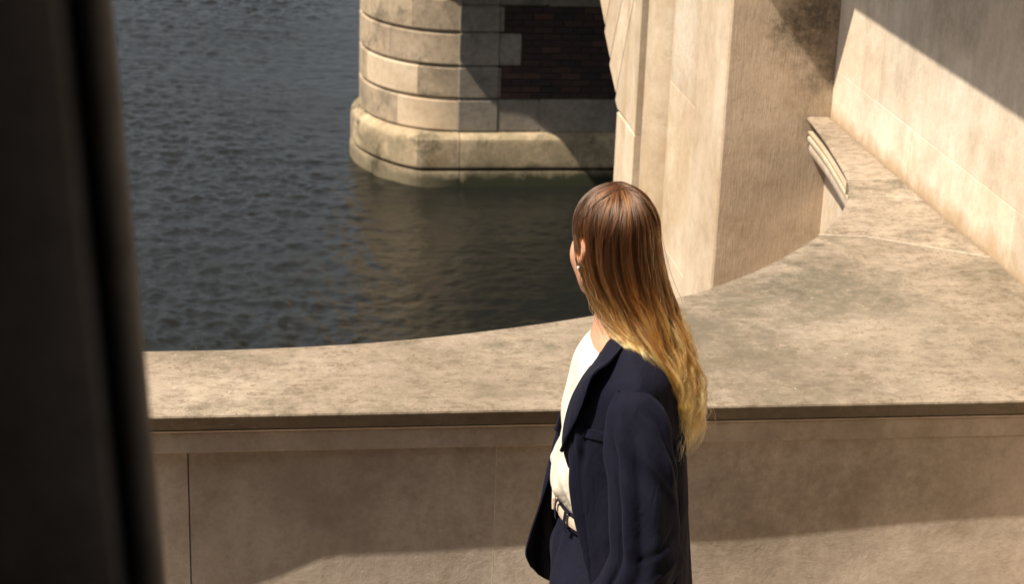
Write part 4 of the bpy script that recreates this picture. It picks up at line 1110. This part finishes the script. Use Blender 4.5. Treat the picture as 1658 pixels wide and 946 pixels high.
for gidx in range(NG):
    al = rngh.uniform(-np.pi, np.pi)
    dfa = (al-face_ang+np.pi) % (2*np.pi)-np.pi         # angle from the facing direction
    if abs(dfa) < R(63): 
        al = face_ang+np.sign(dfa)*R(rngh.uniform(63, 100)); dfa = (al-face_ang+np.pi) % (2*np.pi)-np.pi
    rho = rngh.uniform(.90, 1.02) if rngh.random() < .7 else rngh.uniform(.8, .92)
    fwdness = max(0, math.cos(dfa)*.9+.25)
    f0 = np.clip(rngh.uniform(-.045, .06)*.6+.045*fwdness-.02, -.05, .068)
    zend = rngh.triangular(1.21, 1.27, 1.37) if rngh.random() < .8 else rngh.uniform(1.30, 1.42)
    guides.append(guide(al, rho, f0, zend, 1.8*math.sin(al*4)+2.5*math.sin(al*2+1)+rngh.uniform(0, 1.5)))
Gd = np.array(guides)                                    # NG x npt x 3
NP = Gd.shape[1]; PER = 36; NS = NG*PER
tpar = np.linspace(0, 1, NP)
gi = np.repeat(np.arange(NG), PER)
P_ = Gd[gi].copy()
# each hair strays from its lock; locks are tight near the ends
spread = .0042+.001*np.sin(np.pi*np.clip(tpar, 0, 1))
dirn = rngh.normal(size=(NS, 3)); dirn /= np.linalg.norm(dirn, axis=1, keepdims=True); dirn *= rngh.uniform(0, 1, (NS, 1))**.6
root_in = np.clip(tpar/.25, .35, 1)
P_ += dirn[:, None]*(spread*root_in*np.clip(1.35-tpar*.95, .35, 1.3))[None, :, None]
ph = rngh.uniform(0, 6.28, (NS, 1, 3)); fr = rngh.uniform(2, 7, (NS, 1, 1))
P_ += np.sin(fr*6.28*tpar[None, :, None]+ph)*(.0004+.0026*tpar**2)[None, :, None]
# a few flyaways
fly = rngh.random(NS) < .03
P_[fly] += (rngh.normal(size=(fly.sum(), 1, 3))*.012)*(tpar**1.5)[None, :, None]+np.sin(fr[fly]*9*tpar[None, :, None]+ph[fly])*(.004*tpar)[None, :, None]
# uneven lengths
cutl = rngh.uniform(.86, 1.0, NS); P2 = np.empty_like(P_)
for k in range(NP):
    s = cutl*tpar[k]*(NP-1); i0 = np.minimum(s.astype(int), NP-2); w = (s-i0)[:, None]; P2[:, k] = P_[np.arange(NS), i0]*(1-w)+P_[np.arange(NS), i0+1]*w
# keep strands off the face side skin: fine as they are
P2[..., 0] -= UO
hc = bpy.data.hair_curves.new('hair'); hc.add_curves([NP]*NS)
hc.position_data.foreach_set('vector', P2.reshape(-1).astype(np.float32))
ra = hc.attributes.get('radius') or hc.attributes.new('radius', 'FLOAT', 'POINT')
rad = np.tile((.00042*np.clip(1.15-tpar**3*.95, .15, 1)).astype(np.float32), NS); ra.data.foreach_set('value', rad)
tn = hc.attributes.new('tone', 'FLOAT', 'POINT'); tg = rngh.uniform(0, 1, NG)
tn.data.foreach_set('value', np.repeat(np.clip(tg[gi]+rngh.normal(size=NS)*.12, 0, 1), NP).astype(np.float32))
hc.materials.append(HM)
hair = bpy.data.objects.new('hair', hc); COL.objects.link(hair); hair.parent = person
